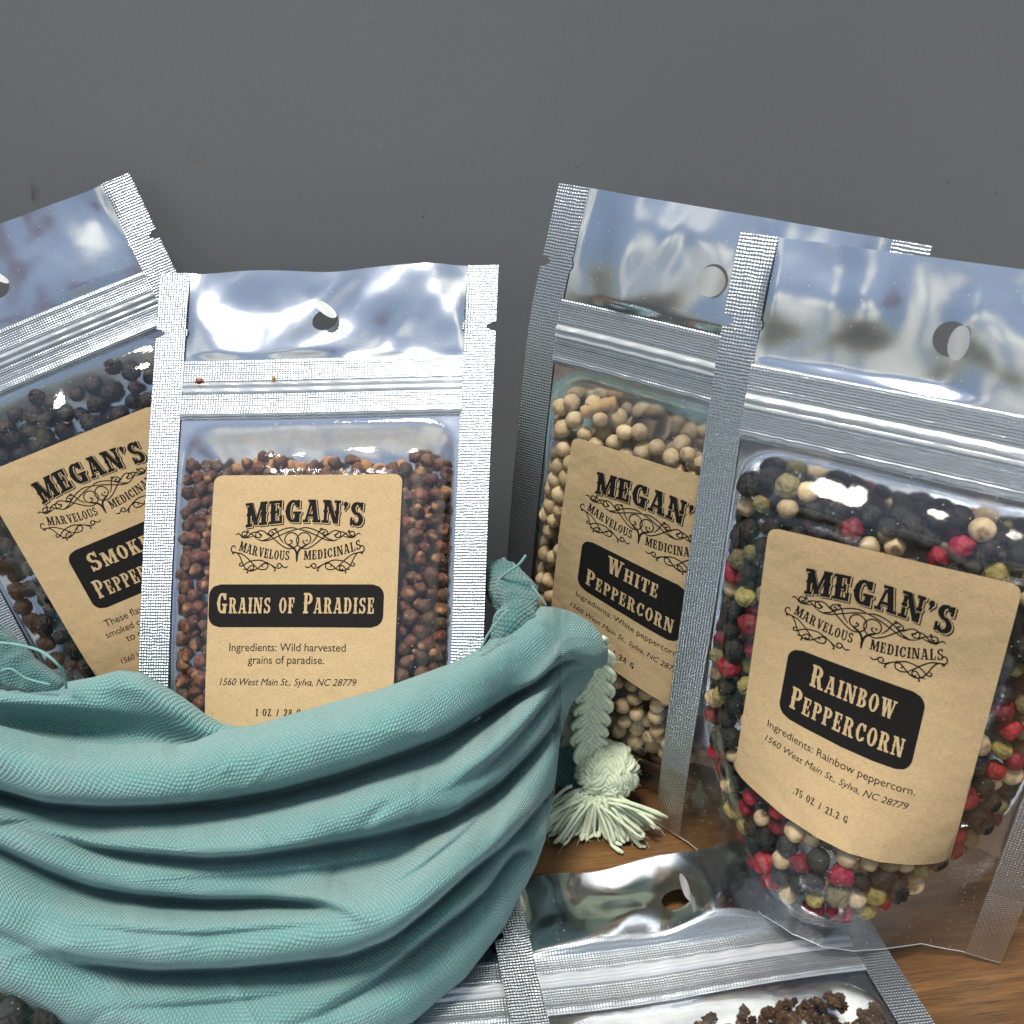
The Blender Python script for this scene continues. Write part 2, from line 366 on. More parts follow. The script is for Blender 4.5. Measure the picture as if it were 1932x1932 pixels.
def mat_cloth(name='teal_canvas', base=(.175, .385, .38), pitch=.88):
    t = NT(name); uv = t.uv(); x, y, z = t.sepx(uv)
    wob = t.math('MULTIPLY', t.math('SUBTRACT', t.noise(uv, .16, 3), .5), 1.6)
    fu = t.math('MULTIPLY', t.math('ADD', x, t.math('MULTIPLY', wob, .5)), 2 * math.pi / pitch)
    fv = t.math('MULTIPLY', t.math('ADD', y, t.math('MULTIPLY', wob, .6)), 2 * math.pi / (pitch * 1.8))
    s1 = t.math('SINE', fu); s2 = t.math('SINE', fv)
    row = t.math('ABSOLUTE', s2)
    h = t.math('ADD', t.math('MULTIPLY', t.math('MULTIPLY', s1, s2), .6), t.math('MULTIPLY', row, .6))
    yarn = t.noise(t.n('ShaderNodeMapping', {'Vector': uv, 'Scale': (.8, 2.6, 1)}).outputs[0], 1.2, 4, .7)
    h2 = t.math('ADD', h, t.math('MULTIPLY', yarn, .9))
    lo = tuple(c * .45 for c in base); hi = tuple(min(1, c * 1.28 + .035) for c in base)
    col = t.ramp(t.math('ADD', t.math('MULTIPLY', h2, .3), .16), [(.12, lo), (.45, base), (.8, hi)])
    fade = t.ramp(t.noise(uv, .05, 3, .6), [(.45, (0,) * 3), (.75, (.22,) * 3)])
    col = t.mix(fade, col, c3(.33, .41, .41))
    n = t.bump(h2, .0003, 1.0)
    b = t.bsdf(Base_Color=col, Roughness=.9, Normal=n)
    b.inputs['Specular IOR Level'].default_value = .1
    b.inputs['Sheen Weight'].default_value = .4; b.inputs['Sheen Roughness'].default_value = .45; b.inputs['Sheen Tint'].default_value = c3(.85, .85, .85)
    return t.done(b)

def mat_yarn(name, base):
    t = NT(name); p = t.obj((1000,) * 3)
    f = t.noise(p, .55, 4, .7); g = t.noise(p, 4.0, 3, .7)
    col = t.ramp(f, [(.3, tuple(c * .85 for c in base)), (.55, base), (.75, (min(1, base[0] * 1.12), min(1, base[1] * 1.06), base[2] * .82))])
    b = t.bsdf(Base_Color=col, Roughness=.92, Normal=t.bump(g, .0003, .8))
    b.inputs['Specular IOR Level'].default_value = .1; b.inputs['Sheen Weight'].default_value = .3
    return t.done(b)

WALL_Y = 256.0
STAINS = [(65, 362, 1.5, 3.6, False, (.07, .05, .025), .6), (62, 370, .5, 1.2, False, (.02, .01, .006), 1.0), (370, 294, 2.6, 2.6, True, (.15, .125, .07), .55),
          (798, 410, .5, .5, False, (.03, .015, .01), 1.0), (1880, 366, .45, .45, False, (.01, .01, .01), 1.0), (902, 272, .35, .35, False, (.03, .03, .03), .8),
          (1790, 344, .8, .6, False, (.06, .04, .03), .5), (1088, 316, .4, .4, False, (.04, .03, .03), .8), (912, 318, .35, .35, False, (.04, .03, .03), .7)]
M_ = dict(wall=mat_wall(), wood=mat_wood(), film=mat_film(), foil=mat_foil(), seal=mat_seal(), zip=mat_zip(), dots=mat_dots(), ridge=mat_ridge(), kraft=mat_kraft(),
          clear=mat_film('bare_film', .07, .06, .1),
          ink=mat_flat('black_ink', (.008, .0075, .0075), .75, .12), flap=mat_flat('flap_film', (.72, .73, .74), .3, .5, .3),
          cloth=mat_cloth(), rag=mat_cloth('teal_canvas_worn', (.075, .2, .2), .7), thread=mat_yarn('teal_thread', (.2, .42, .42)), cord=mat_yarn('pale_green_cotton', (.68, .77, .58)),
          grain=mat_seed('paradise_grain_skin', [(.25, (.045, .012, .007)), (.5, (.135, .034, .016)), (.75, (.23, .075, .032))], .55, tip=(.8, .97, (.42, .2, .075)), hue=(.11, .07, .04)),
          white=mat_seed('white_pepper_skin', [(.25, (.40, .265, .125)), (.48, (.58, .43, .24)), (.8, (.72, .59, .39))], .6, 420, .0002, var=.25, tip=(.93, 1.0, (.2, .11, .05))),
          red=mat_seed('red_berry_skin', [(.25, (.15, .006, .01)), (.55, (.34, .016, .02)), (.8, (.5, .06, .045))], .42, 500, .0004, spec=.4, var=.45, hue=(.17, .005, .03), tip=(.93, 1.0, (.09, .03, .02))),
          green=mat_seed('green_pepper_skin', [(.25, (.15, .115, .025)), (.5, (.33, .27, .075)), (.75, (.46, .4, .14))], .6, 480, .0006, hue=(.19, .165, .1)),
          black=mat_seed('black_pepper_skin', [(.3, (.008, .007, .007)), (.6, (.022, .017, .014)), (.85, (.06, .042, .03))], .55, 520, .0006),
          smoked=mat_seed('smoked_pepper_skin', [(.3, (.008, .006, .005)), (.55, (.024, .014, .01)), (.8, (.085, .042, .024))], .55, 420, .0006, var=.6),
          crack=mat_seed('cracked_pepper', [(.3, (.02, .011, .006)), (.55, (.085, .045, .02)), (.8, (.24, .14, .065))], .6, 900, .0003, var=.55),
          stem=mat_flat('dry_stem', (.42, .27, .12), .7, .3), bark=mat_flat('brown_bark', (.15, .075, .04), .7, .3))

# ---------------------------------------------------------------- mesh helpers
def new_obj(name, data, parent=None, loc=(0, 0, 0)):
    o = bpy.data.objects.new(name, data); scene.collection.objects.link(o); o.location = loc
    if parent is not None: o.parent = parent
    return o

def tag(o, label=None, cat=None, group=None, kind=None):
    for k, v in (('label', label), ('category', cat), ('group', group), ('kind', kind)):
        if v: o[k] = v
    return o

def mesh_obj(name, verts, faces, mats, parent=None, uv=None, midx=None, smooth=True, origin=(0, 0, 0)):
    """verts in world millimetres; origin (mm) is the parent's base or the object's own place"""
    me = bpy.data.meshes.new(name)
    v = (np.asarray(verts, float) - np.asarray(origin, float)) * MM
    me.from_pydata(v.tolist(), [], [list(map(int, f)) for f in faces])
    for m in (mats if isinstance(mats, (list, tuple)) else [mats]): me.materials.append(m)
    if midx is not None: me.polygons.foreach_set('material_index', np.asarray(midx, np.int32))
    me.polygons.foreach_set('use_smooth', np.full(len(me.polygons), bool(smooth)))
    if uv is not None:
        l = me.uv_layers.new(name='UVMap'); idx = np.zeros(len(me.loops), np.int32); me.loops.foreach_get('vertex_index', idx)
        l.data.foreach_set('uv', np.asarray(uv, float)[idx].ravel())
    me.update()
    return new_obj(name, me, parent, (0, 0, 0) if parent is not None else tuple(np.asarray(origin, float) * MM))

def grid_faces(nr, nc, off=0, flip=False):
    r, c = np.meshgrid(np.arange(nr - 1), np.arange(nc - 1), indexing='ij')
    a = (r * nc + c).ravel() + off
    f = np.stack([a, a + 1, a + nc + 1, a + nc], 1)
    return f[:, ::-1] if flip else f

def spline(pts, n):
    """Catmull-Rom through pts"""
    p = np.asarray(pts, float); p = np.vstack([2 * p[0] - p[1], p, 2 * p[-1] - p[-2]])
    m = len(p) - 3; out = []
    for t in np.linspace(0, m, n):
        i = min(int(t), m - 1); s = t - i
        a, b, c, d = p[i:i + 4]
        out.append(.5 * (2 * b + (c - a) * s + (2 * a - 5 * b + 4 * c - d) * s * s + (3 * b - a - 3 * c + d) * s ** 3))
    return np.array(out)

def tube(path, rad, ns=6, cap=True, off=0):
    path = np.asarray(path, float); n = len(path); rad = np.broadcast_to(rad, (n,))
    T = np.gradient(path, axis=0); T /= np.linalg.norm(T, axis=1)[:, None] + 1e-12
    a = np.cross(T[0], [0, 0, 1.0]);
    if np.linalg.norm(a) < .1: a = np.cross(T[0], [0, 1.0, 0])
    A = []
    for i in range(n):
        a = a - T[i] * (a @ T[i]); a /= np.linalg.norm(a) + 1e-12; A.append(a)
    A = np.array(A); B = np.cross(T, A)
    th = np.linspace(0, 2 * np.pi, ns, endpoint=False)
    V = path[:, None] + rad[:, None, None] * (np.cos(th)[None, :, None] * A[:, None] + np.sin(th)[None, :, None] * B[:, None])
    V = V.reshape(-1, 3); F = []
    for i in range(n - 1):
        for j in range(ns):
            k = (j + 1) % ns; F.append([off + i * ns + j, off + i * ns + k, off + (i + 1) * ns + k, off + (i + 1) * ns + j])
    if cap:
        F.append([off + j for j in range(ns)][::-1]); F.append([off + (n - 1) * ns + j for j in range(ns)])
    return V, F

class MB:
    def __init__(s): s.v = []; s.f = []; s.n = 0; s.mi = []
    def add(s, V, F, mi=0):
        F = [[i + s.n for i in f] for f in F]
        s.v.append(np.asarray(V, float)); s.f += F; s.mi += [mi] * len(F); s.n += len(V)
    def tube(s, path, rad, ns=6, mi=0):
        V, F = tube(path, rad, ns); s.add(V, F, mi)
    def build(s, name, mats, parent=None, origin=(0, 0, 0), smooth=True, uv=None):
        return mesh_obj(name, np.vstack(s.v), s.f, mats, parent, uv, s.mi, smooth, origin)

# ---------------------------------------------------------------- setting: table top and the grey panel behind it
def box_mesh(name, lo, hi, m):
    x0, y0, z0 = lo; x1, y1, z1 = hi
    v = [(x0, y0, z0), (x1, y0, z0), (x1, y1, z0), (x0, y1, z0), (x0, y0, z1), (x1, y0, z1), (x1, y1, z1), (x0, y1, z1)]
    f = [(0, 3, 2, 1), (4, 5, 6, 7), (0, 1, 5, 4), (1, 2, 6, 5), (2, 3, 7, 6), (3, 0, 4, 7)]
    return mesh_obj(name, v, f, m, smooth=False)
tag(box_mesh('table_top', (-520, 20, -22), (520, WALL_Y + 60, 0), M_['wood']), 'brown wooden table top under the pouches', 'table', kind='structure')
tag(box_mesh('backdrop', (-520, WALL_Y, 0.3), (520, WALL_Y + 5, 207), M_['wall']), 'dark grey satin panel standing behind the pouches', 'backdrop', kind='structure')

# ---------------------------------------------------------------- lettering (unit-high slab letters drawn as strokes)
T_, S_ = .235, .10
def rect(a, b, c, d): return [(a, b), (c, b), (c, d), (a, d)]
def diag(x0, y0, x1, y1, t): return [(x0, y0), (x0 + t, y0), (x1 + t, y1), (x1, y1)]
def arcq(cx, cy, rx, ry, a0, a1, tx, ty, n=14):
    a = np.radians(np.linspace(a0, a1, n)); o = []
    O = np.stack([cx + rx * np.cos(a), cy + ry * np.sin(a)], 1); I = np.stack([cx + (rx - tx) * np.cos(a), cy + (ry - ty) * np.sin(a)], 1)
    return [[tuple(O[i]), tuple(O[i + 1]), tuple(I[i + 1]), tuple(I[i])] for i in range(n - 1)]
def stem(x, T=T_): return [rect(x, 0, x + T, 1), [(x - .05, .5), (x, .43), (x + T, .43), (x + T + .05, .5), (x + T, .57), (x, .57)]]
def serif(x0, x1, top): 
    y0, y1 = (1 - S_, 1) if top else (0, S_)
    return [rect(x0, y0, x1, y1)]
def glyph(c):
    T, S = T_, S_
    if c == 'A': return .86, [diag(.04, 0, .30, 1, .13), diag(.54, 0, .33, 1, T), rect(.16, .25, .62, .35)] + serif(-.04, .24, 0) + serif(.47, .88, 0) + serif(.2, .58, 1)
    if c == 'B': return .76, stem(.07) + serif(0, .38, 0) + serif(0, .38, 1) + arcq(.36, .755, .3, .245, -90, 90, T, S) + arcq(.36, .27, .36, .27, -90, 90, T, S) + [rect(.2, .46, .4, .54)]
    if c in 'CG':
        p = arcq(.38, .5, .38, .5, 38, 322, T, S) + [rect(.55, .62, .70, .97) if c == 'C' else rect(.55, .66, .72, .98)] + [[(-.05, .5), (.02, .43), (.02, .57)]]
        if c == 'C': return .76, p + [rect(.58, .12, .70, .3)]
        return .84, p + [rect(.50, 0.0, .50 + T, .44), rect(.40, .38, .82, .47)]
    if c == 'D': return .82, stem(.07) + serif(0, .4, 0) + serif(0, .4, 1) + arcq(.38, .5, .40, .5, -90, 90, T, S)
    if c in 'EF':
        p = stem(.07) + serif(0, .62, 1) + [rect(.25, .46, .5, .54), rect(.43, .36, .5, .64), [(.5, .72), (.62, .66), (.64, 1), (.54, 1)]]
        if c == 'E': return .72, p + serif(0, .64, 0) + [[(.54, 0), (.66, 0), (.66, .36), (.52, .28)]]
        return .68, p + serif(0, .42, 0)
    if c == 'H': return .9, stem(.07) + stem(.56) + [rect(.25, .45, .6, .55)] + sum([serif(x, x + .39, k) for x in (0, .49) for k in (0, 1)], [])
    if c == 'I': return .42, stem(.09) + serif(0, .42, 0) + serif(0, .42, 1)
    if c == 'K': return .86, stem(.07) + serif(0, .38, 0) + serif(0, .38, 1) + [diag(.27, .42, .58, 1, .12), diag(.54, 0, .34, .58, T)] + serif(.46, .86, 0) + serif(.46, .8, 1)
    if c == 'L': return .70, stem(.07) + serif(0, .62, 0) + serif(0, .38, 1) + [[(.52, 0), (.66, 0), (.66, .4), (.54, .3)]]
    if c == 'M': return 1.1, stem(.07, .15) + stem(.80) + [diag(.40, .05, .1, 1, T), diag(.42, .05, .76, 1, .13)] + serif(-.02, .3, 0) + serif(.71, 1.1, 0) + serif(-.02, .3, 1) + serif(.74, 1.1, 1)
    if c == 'N': return .92, stem(.07, .14) + stem(.68, .14) + [diag(.56, 0, .12, 1, T)] + serif(-.02, .32, 0) + serif(-.02, .32, 1) + serif(.58, .9, 1)
    if c == 'O': return .78, arcq(.38, .5, .38, .5, 0, 360, T, S, 22) + [[(-.05, .5), (.02, .43), (.02, .57)], [(.81, .5), (.74, .57), (.74, .43)]]
    if c in 'PR':
        p = stem(.07) + serif(0, .4, 0) + serif(0, .4, 1) + arcq(.36, .72, .36, .28, -90, 90, T, S)
        if c == 'P': return .74, p
        return .88, p + [diag(.56, 0, .36, .5, T)] + serif(.52, .88, 0)
    if c == 'S': return .70, arcq(.34, .735, .32, .265, 20, 270, T * .95, S) + arcq(.34, .275, .34, .275, -160, 90, T * .95, S) + [rect(.52, .68, .62, 1), rect(.02, 0, .12, .32), rect(.2, .46, .48, .56)]
    if c == 'T': return .78, stem(.27) + serif(0, .78, 1) + serif(.18, .6, 0) + [[(0, .66), (.1, .72), (.12, 1), (0, 1)], [(.78, .66), (.68, .72), (.66, 1), (.78, 1)]]
    if c == 'U': return .84, [rect(.07, .3, .07 + T, 1), rect(.62, .3, .76, 1)] + arcq(.415, .32, .345, .32, 180, 360, T * .8, S) + serif(0, .38, 1) + serif(.54, .84, 1)
    if c == 'V': return .84, [diag(.34, 0, .06, 1, T), diag(.40, 0, .62, 1, .13)] + serif(-.02, .38, 1) + serif(.52, .86, 1)
    if c == 'W': return 1.2, [diag(.26, 0, .06, 1, T), diag(.32, 0, .50, 1, .12), diag(.68, 0, .46, 1, T), diag(.74, 0, .98, 1, .12)] + serif(-.02, .38, 1) + serif(.42, .74, 1) + serif(.88, 1.2, 1)
    if c == 'Z': return .74, [rect(0, 1 - S, .68, 1), rect(0, 0, .7, S), diag(.02, .02, .42, .98, T), rect(0, .7, .1, 1), rect(.6, 0, .7, .3)]
    if c == "'": return .26, arcq(.12, .86, .11, .11, 0, 360, .1, .1, 10) + [[(.10, .8), (.23, .86), (.12, .62), (.04, .64)]]
    if c == '1': return .5, [rect(.14, 0, .14 + T, 1), [(.0, .78), (.14, .82), (.14, 1), (.04, .92)]] + serif(.02, .5, 0)
    if c == '2': return .7, arcq(.33, .70, .32, .30, -30, 180, T, S) + [diag(.02, .04, .36, .6, T)] + serif(0, .66, 0) + [rect(.56, 0, .66, .28)]
    if c == '5': return .7, arcq(.32, .3, .34, .3, -150, 120, T, S) + [rect(.06, .42, .18, 1), rect(.06, .86, .6, 1)]
    if c == '7': return .64, [rect(0, .84, .62, 1), diag(.14, 0, .4, .9, T), rect(0, .66, .1, 1)]
    if c == '8': return .7, arcq(.34, .74, .28, .26, 0, 360, T * .8, S, 16) + arcq(.34, .27, .34, .27, 0, 360, T * .85, S, 16)
    if c == '.': return .3, [rect(.04, 0, .26, .2)]
    if c == '/': return .7, [diag(.1, 0, .38, 1, .2)]
    return .45, []

class Sheet:
    """printing collected in flat label millimetres (x right from the middle, y down from the top edge), then laid on the bulging film"""
    def __init__(s): s.v = []; s.f = []; s.z = []; s.m = []; s.n = 0
    def poly(s, pts, lift, mi):
        s.v += [tuple(p) for p in pts]; s.z += [lift] * len(pts); s.f.append(list(range(s.n, s.n + len(pts)))); s.m.append(mi); s.n += len(pts)
    def fan(s, pts, lift, mi):
        s.poly(pts, lift, mi)
    def word(s, text, x0, x1, fx, cap=1.0, small=None, lift=.03, mi=1, track=.10, fat=0.):
        """x0..x1 the extent; fx(x, h) maps the run position and height (0..1 of cap) to label mm"""
        runs = []; x = 0.
        for i, ch in enumerate(text):
            up = ch.upper(); w, polys = glyph(up)
            k = 1.0 if (small is None or ch.isupper() or not ch.isalpha()) else small
            runs.append((x, k, polys)); x += w * k + track
        x -= track; sc = (x1 - x0) / x
        for (xo, k, polys) in runs:
            for j, p in enumerate(polys):
                q = np.array(p)
                if fat:
                    c = q.mean(0); d = q - c; q = q + np.sign(d) * fat
                s.poly([fx(x0 + (xo + a * k) * sc, b * k) for a, b in q], lift + .0025 * (j % 9), mi)
    def stroke(s, pts, wd, lift, mi, n=None, taper=True):
        p = spline(pts, n or max(8, len(pts) * 6)); t = np.gradient(p, axis=0); t /= np.linalg.norm(t, axis=1)[:, None] + 1e-9
        nn = np.stack([-t[:, 1], t[:, 0]], 1); k = np.full(len(p), wd / 2)
        if taper: k *= np.clip(np.minimum(np.arange(len(p)) + 3, len(p) + 2 - np.arange(len(p))) / 7.0, .45, 1)
        a, b = p + nn * k[:, None], p - nn * k[:, None]
        for i in range(len(p) - 1): s.poly([a[i], a[i + 1], b[i + 1], b[i]], lift, mi)
    def dot(s, c, r, lift, mi): s.poly([(c[0] + r * math.cos(a), c[1] + r * math.sin(a)) for a in np.linspace(0, 2 * math.pi, 9)[:-1]], lift, mi)
    def sans(s, text, xc, yb, width, shear=0., lift=.03, mi=1, left=None):
        cu = bpy.data.curves.new('t', 'FONT'); cu.body = text; cu.size = 1.0; cu.shear = shear; cu.resolution_u = 3; cu.space_character = .98
        o = bpy.data.objects.new('t', cu); scene.collection.objects.link(o)
        dg = bpy.context.evaluated_depsgraph_get(); me = bpy.data.meshes.new_from_object(o.evaluated_get(dg))
        v = np.array([w.co[:2] for w in me.vertices]); k = width / (v[:, 0].max() - v[:, 0].min())
        x0 = (left if left is not None else xc - width / 2) - v[:, 0].min() * k
        for p in me.polygons: s.poly([(x0 + v[i, 0] * k, yb - v[i, 1] * k) for i in p.vertices], lift, mi)
        bpy.data.objects.remove(o); bpy.data.curves.remove(cu); bpy.data.meshes.remove(me)

FLOURISH = [
 [(240, 527), (268, 514), (292, 532), (318, 556), (362, 558), (440, 543)],
 [(470, 572), (540, 592), (620, 580), (720, 535), (830, 490), (930, 466)],
 [(540, 585), (600, 565), (680, 505), (760, 468), (845, 452), (930, 470)],
 [(560, 500), (610, 530), (680, 590), (750, 645), (820, 678), (880, 668), (920, 630), (930, 575), (900, 525), (850, 505), (800, 525), (778, 575), (795, 622), (832, 632), (862, 605), (845, 585)],
 [(815, 637), (868, 664), (902, 698), (917, 750), (918, 820)],
 [(770, 622), (722, 560), (692, 495), (650, 470), (608, 487), (600, 517), (628, 532), (652, 512), (634, 498)],
 [(622, 540), (590, 525), (548, 492), (502, 482), (462, 505), (462, 548), (500, 557), (524, 532), (500, 520)],
 [(520, 545), (480, 500), (420, 505), (370, 545), (325, 548), (306, 520), (325, 493), (358, 503), (358, 532), (338, 532)],
 [(385, 508), (430, 532), (470, 572)], [(690, 470), (668, 458), (660, 472), (690, 490)], [(386, 492), (368, 482), (364, 498), (385, 508)],
 [(246, 674), (226, 645), (200, 664), (203, 704), (250, 718), (320, 736), (390, 788), (440, 838), (495, 886)],
 [(230, 738), (212, 722), (262, 722), (300, 770), (332, 842), (372, 896), (425, 914), (485, 894), (550, 842), (605, 818)],
 [(318, 826), (296, 838), (302, 860), (336, 856), (372, 830), (430, 806), (520, 800), (590, 826), (645, 852), (700, 882), (742, 882), (756, 850), (726, 836), (706, 858), (726, 872)],
 [(335, 896), (382, 894), (414, 862), (448, 862), (452, 892), (428, 904), (414, 886)],
 [(480, 885), (545, 900), (592, 890), (606, 850), (576, 832), (542, 852), (556, 876)],
 [(750, 842), (776, 872), (800, 878), (828, 864)], [(640, 850), (676, 880), (690, 910), (672, 908)], [(395, 938), (380, 930), (396, 912), (440, 908)]]

def print_logo(s, cx, K=.02106):
    """shop lettering and scrollwork common to every label; zoom units to label mm"""
    X = lambda zx: cx + (zx - 925) * K
    Y = lambda zy: (21.9 + zy * .1671) * .126
    for c in FLOURISH:
        w = .27 if len(c) != 5 or c[-1] != (918, 820) else .45
        s.stroke([(X(a), Y(b)) for a, b in c], w, .03, 1)
        s.stroke([(X(1850 - a - 12), Y(b)) for a, b in c], w, .032, 1)
    s.poly([(X(905), Y(770)), (X(918), Y(745)), (X(932), Y(770)), (X(918), Y(822))], .036, 1)
    for a, b in ((845, 590), (1018, 590), (500, 521), (338, 533), (634, 500), (1340, 521), (1205, 500), (1500, 533)): s.dot((X(a), Y(b)), .22, .037, 1)
    def arch(dx, dy):
        def f(x, h):
            t = (x - X(985)) / (X(1640) - X(985))
            top, bot = 148 + 42 * t * t, 392 + 58 * t * t
            return (x + dx + (h - .5) * t * .25, Y(bot + (top - bot) * h) + dy)
        return f
    txt = "MEGAN'S"; a, b = X(345), X(1620)
    s.word(txt, a, b, arch(.34, .26), lift=.03, mi=1, track=.13, fat=.035)
    s.word(txt, a, b, arch(.12, .10), lift=.06, mi=0, track=.13, fat=.03)
    s.word(txt, a, b, arch(0, 0), lift=.09, mi=1, track=.13, fat=.012)
    def sw(x, h):
        t = (x - X(285)) / (X(840) - X(285)); y = 592 + 108 * (1 - (1 - t) ** 2)
        return (x + (h - .5) * .5 * (1 - t), Y(y + 100 * (1 - h)))
    s.word('MARVELOUS', X(290), X(838), sw, lift=.03, track=.12)
    def sw2(x, h):
        t = (X(1605) - x) / (X(1605) - X(990)); y = 575 + 122 * (1 - (1 - t) ** 2)
        return (x - (h - .5) * .5 * (1 - t), Y(y + 100 * (1 - h)))
    s.word('MEDICINALS', X(995), X(1600), sw2, lift=.03, track=.12)

def rrect_pts(x0, y0, x1, y1, r, n=6):
    o = []
    for cx, cy, a in ((x1 - r, y1 - r, 0), (x0 + r, y1 - r, 90), (x0 + r, y0 + r, 180), (x1 - r, y0 + r, 270)):
        for t in np.linspace(a, a + 90, n): o.append((cx + r * math.cos(math.radians(t)), cy + r * math.sin(math.radians(t))))
    return o

def rr_grid(s, x0, y0, x1, y1, r, lift, mi, step=1.2):
    """a rounded rectangle cut into small cells so that it can follow the bulge"""
    ys = np.unique(np.concatenate([np.linspace(y0, y0 + r, 7), np.linspace(y0 + r, y1 - r, max(3, int((y1 - y0) / step))), np.linspace(y1 - r, y1, 7)]))
    nx = max(8, int((x1 - x0) / step)); rows = []
    for y in ys:
        d = max(y0 + r - y, y - (y1 - r), 0); k = r - math.sqrt(max(r * r - d * d, 0)); rows.append([(x, y) for x in np.linspace(x0 + k, x1 - k, nx)])
    for i in range(len(rows) - 1):
        for j in range(nx - 1): s.poly([rows[i][j], rows[i][j + 1], rows[i + 1][j + 1], rows[i + 1][j]], lift, mi)

def make_label(p, root, org, fit, shift, box, title, lines, weight, W=44.5, H=63.5):
    uc, vc, rot_, fw, fh, sh, r2, w2 = fit
    s = Sheet()
    rr_grid(s, -fw / 2, 0, fw / 2, fh, 1.9, 0., 0)
    k = 1.0
    print_logo(s, shift)
    x0, y0, x1, y1 = box
    rr_grid(s, x0 + shift, y0, x1 + shift, y1, 2.6, .06, 1, 1.0)
    for (t, xa, xb, yb, cap) in title:
        s.word(t, xa + shift, xb + shift, lambda x, h, yb=yb, cap=cap: (x, yb - h * cap), small=.77, lift=.1, mi=0, track=.13)
    for (t, xc, yb, wd, it, left) in lines:
        s.sans(t, xc + shift, yb, wd, .28 if it else 0., left=None if left is None else left + shift)
    t, xa, xb, yb = weight
    if t: s.word(t, xa + shift, xb + shift, lambda x, h: (x, yb - h * 1.55), lift=.03, track=.2)
    xy = np.array(s.v); z = np.array(s.z); b = xy[:, 1] / fh; a = xy[:, 0] / fw
    lx = a * (fw * (1 - b) + w2 * b) + sh * b; ly = xy[:, 1] + a * r2 * b
    u = uc + lx * math.cos(rot_) - ly * math.sin(rot_); v = vc + lx * math.sin(rot_) + ly * math.cos(rot_)
    P = p.P(u, v, p.wf(u, v, False) + .62 + np.abs(p.f_lab(u, v)) + z)
    p.lab = (fit,)
    return mesh_obj('paper_label', P, [f[::-1] for f in s.f], [M_['kraft'], M_['ink']], root, xy, s.m, False, org)

# ---------------------------------------------------------------- the spice pouches
NOTCH, HOLE = 15.8, (40.0, 12.9, 3.1)
def sheet(p, which, extra=0., step=.8, u0=0., u1=80., v0=0., v1=None, hole=True, notch=True):
    v1 = p.H if v1 is None else v1
    us = np.linspace(u0, u1, int((u1 - u0) / step) + 1)
    vs = np.linspace(v0, v1, int((v1 - v0) / step) + 1)
    if notch and v0 < NOTCH < v1: vs = np.unique(np.concatenate([vs[np.abs(vs - NOTCH) > 1.5], NOTCH + np.array([-1.25, -.8, -.3, .3, .8, 1.25])]))
    V, U = np.meshgrid(vs, us, indexing='ij'); F = grid_faces(len(vs), len(us))
    U = U.copy(); V = V.copy()
    if hole:
        cu, cv, r = HOLE
        c = np.stack([U.ravel()[F].mean(1), V.ravel()[F].mean(1)], 1); d = np.hypot(c[:, 0] - cu, c[:, 1] - cv)
        kill = d < r; F = F[~kill]
        dd = np.hypot(U - cu, V - cv); near = (np.abs(dd - r) < step * .95)
        rim = np.zeros(U.size, bool); rim[np.unique(grid_faces(len(vs), len(us))[kill].ravel())] = True
        keep = np.zeros(U.size, bool); keep[np.unique(F.ravel())] = True
        b = (rim & keep).reshape(U.shape); f = np.where(b, r / np.maximum(dd, 1e-6), 1.0)
        U = cu + (U - cu) * f; V = cv + (V - cv) * f
    if notch:
        n = np.clip(1 - (np.abs(V - NOTCH) / 1.25) ** 1.6, 0, 1) * 2.4
        lo = U < 9; hi = U > 71
        U = np.where(lo, n + U * (1 - n / 9), U); U = np.where(hi, 80 - (n + (80 - U) * (1 - n / 9)), U)
    w = (p.wf if which == 'f' else p.wb)(U, V) + extra
    Q = p.P(U, V, w).reshape(-1, 3); Q[:, 2] = np.maximum(Q[:, 2], .25 if which == 'b' else .4)
    return Q, F, np.stack([U.ravel(), V.ravel()], 1)

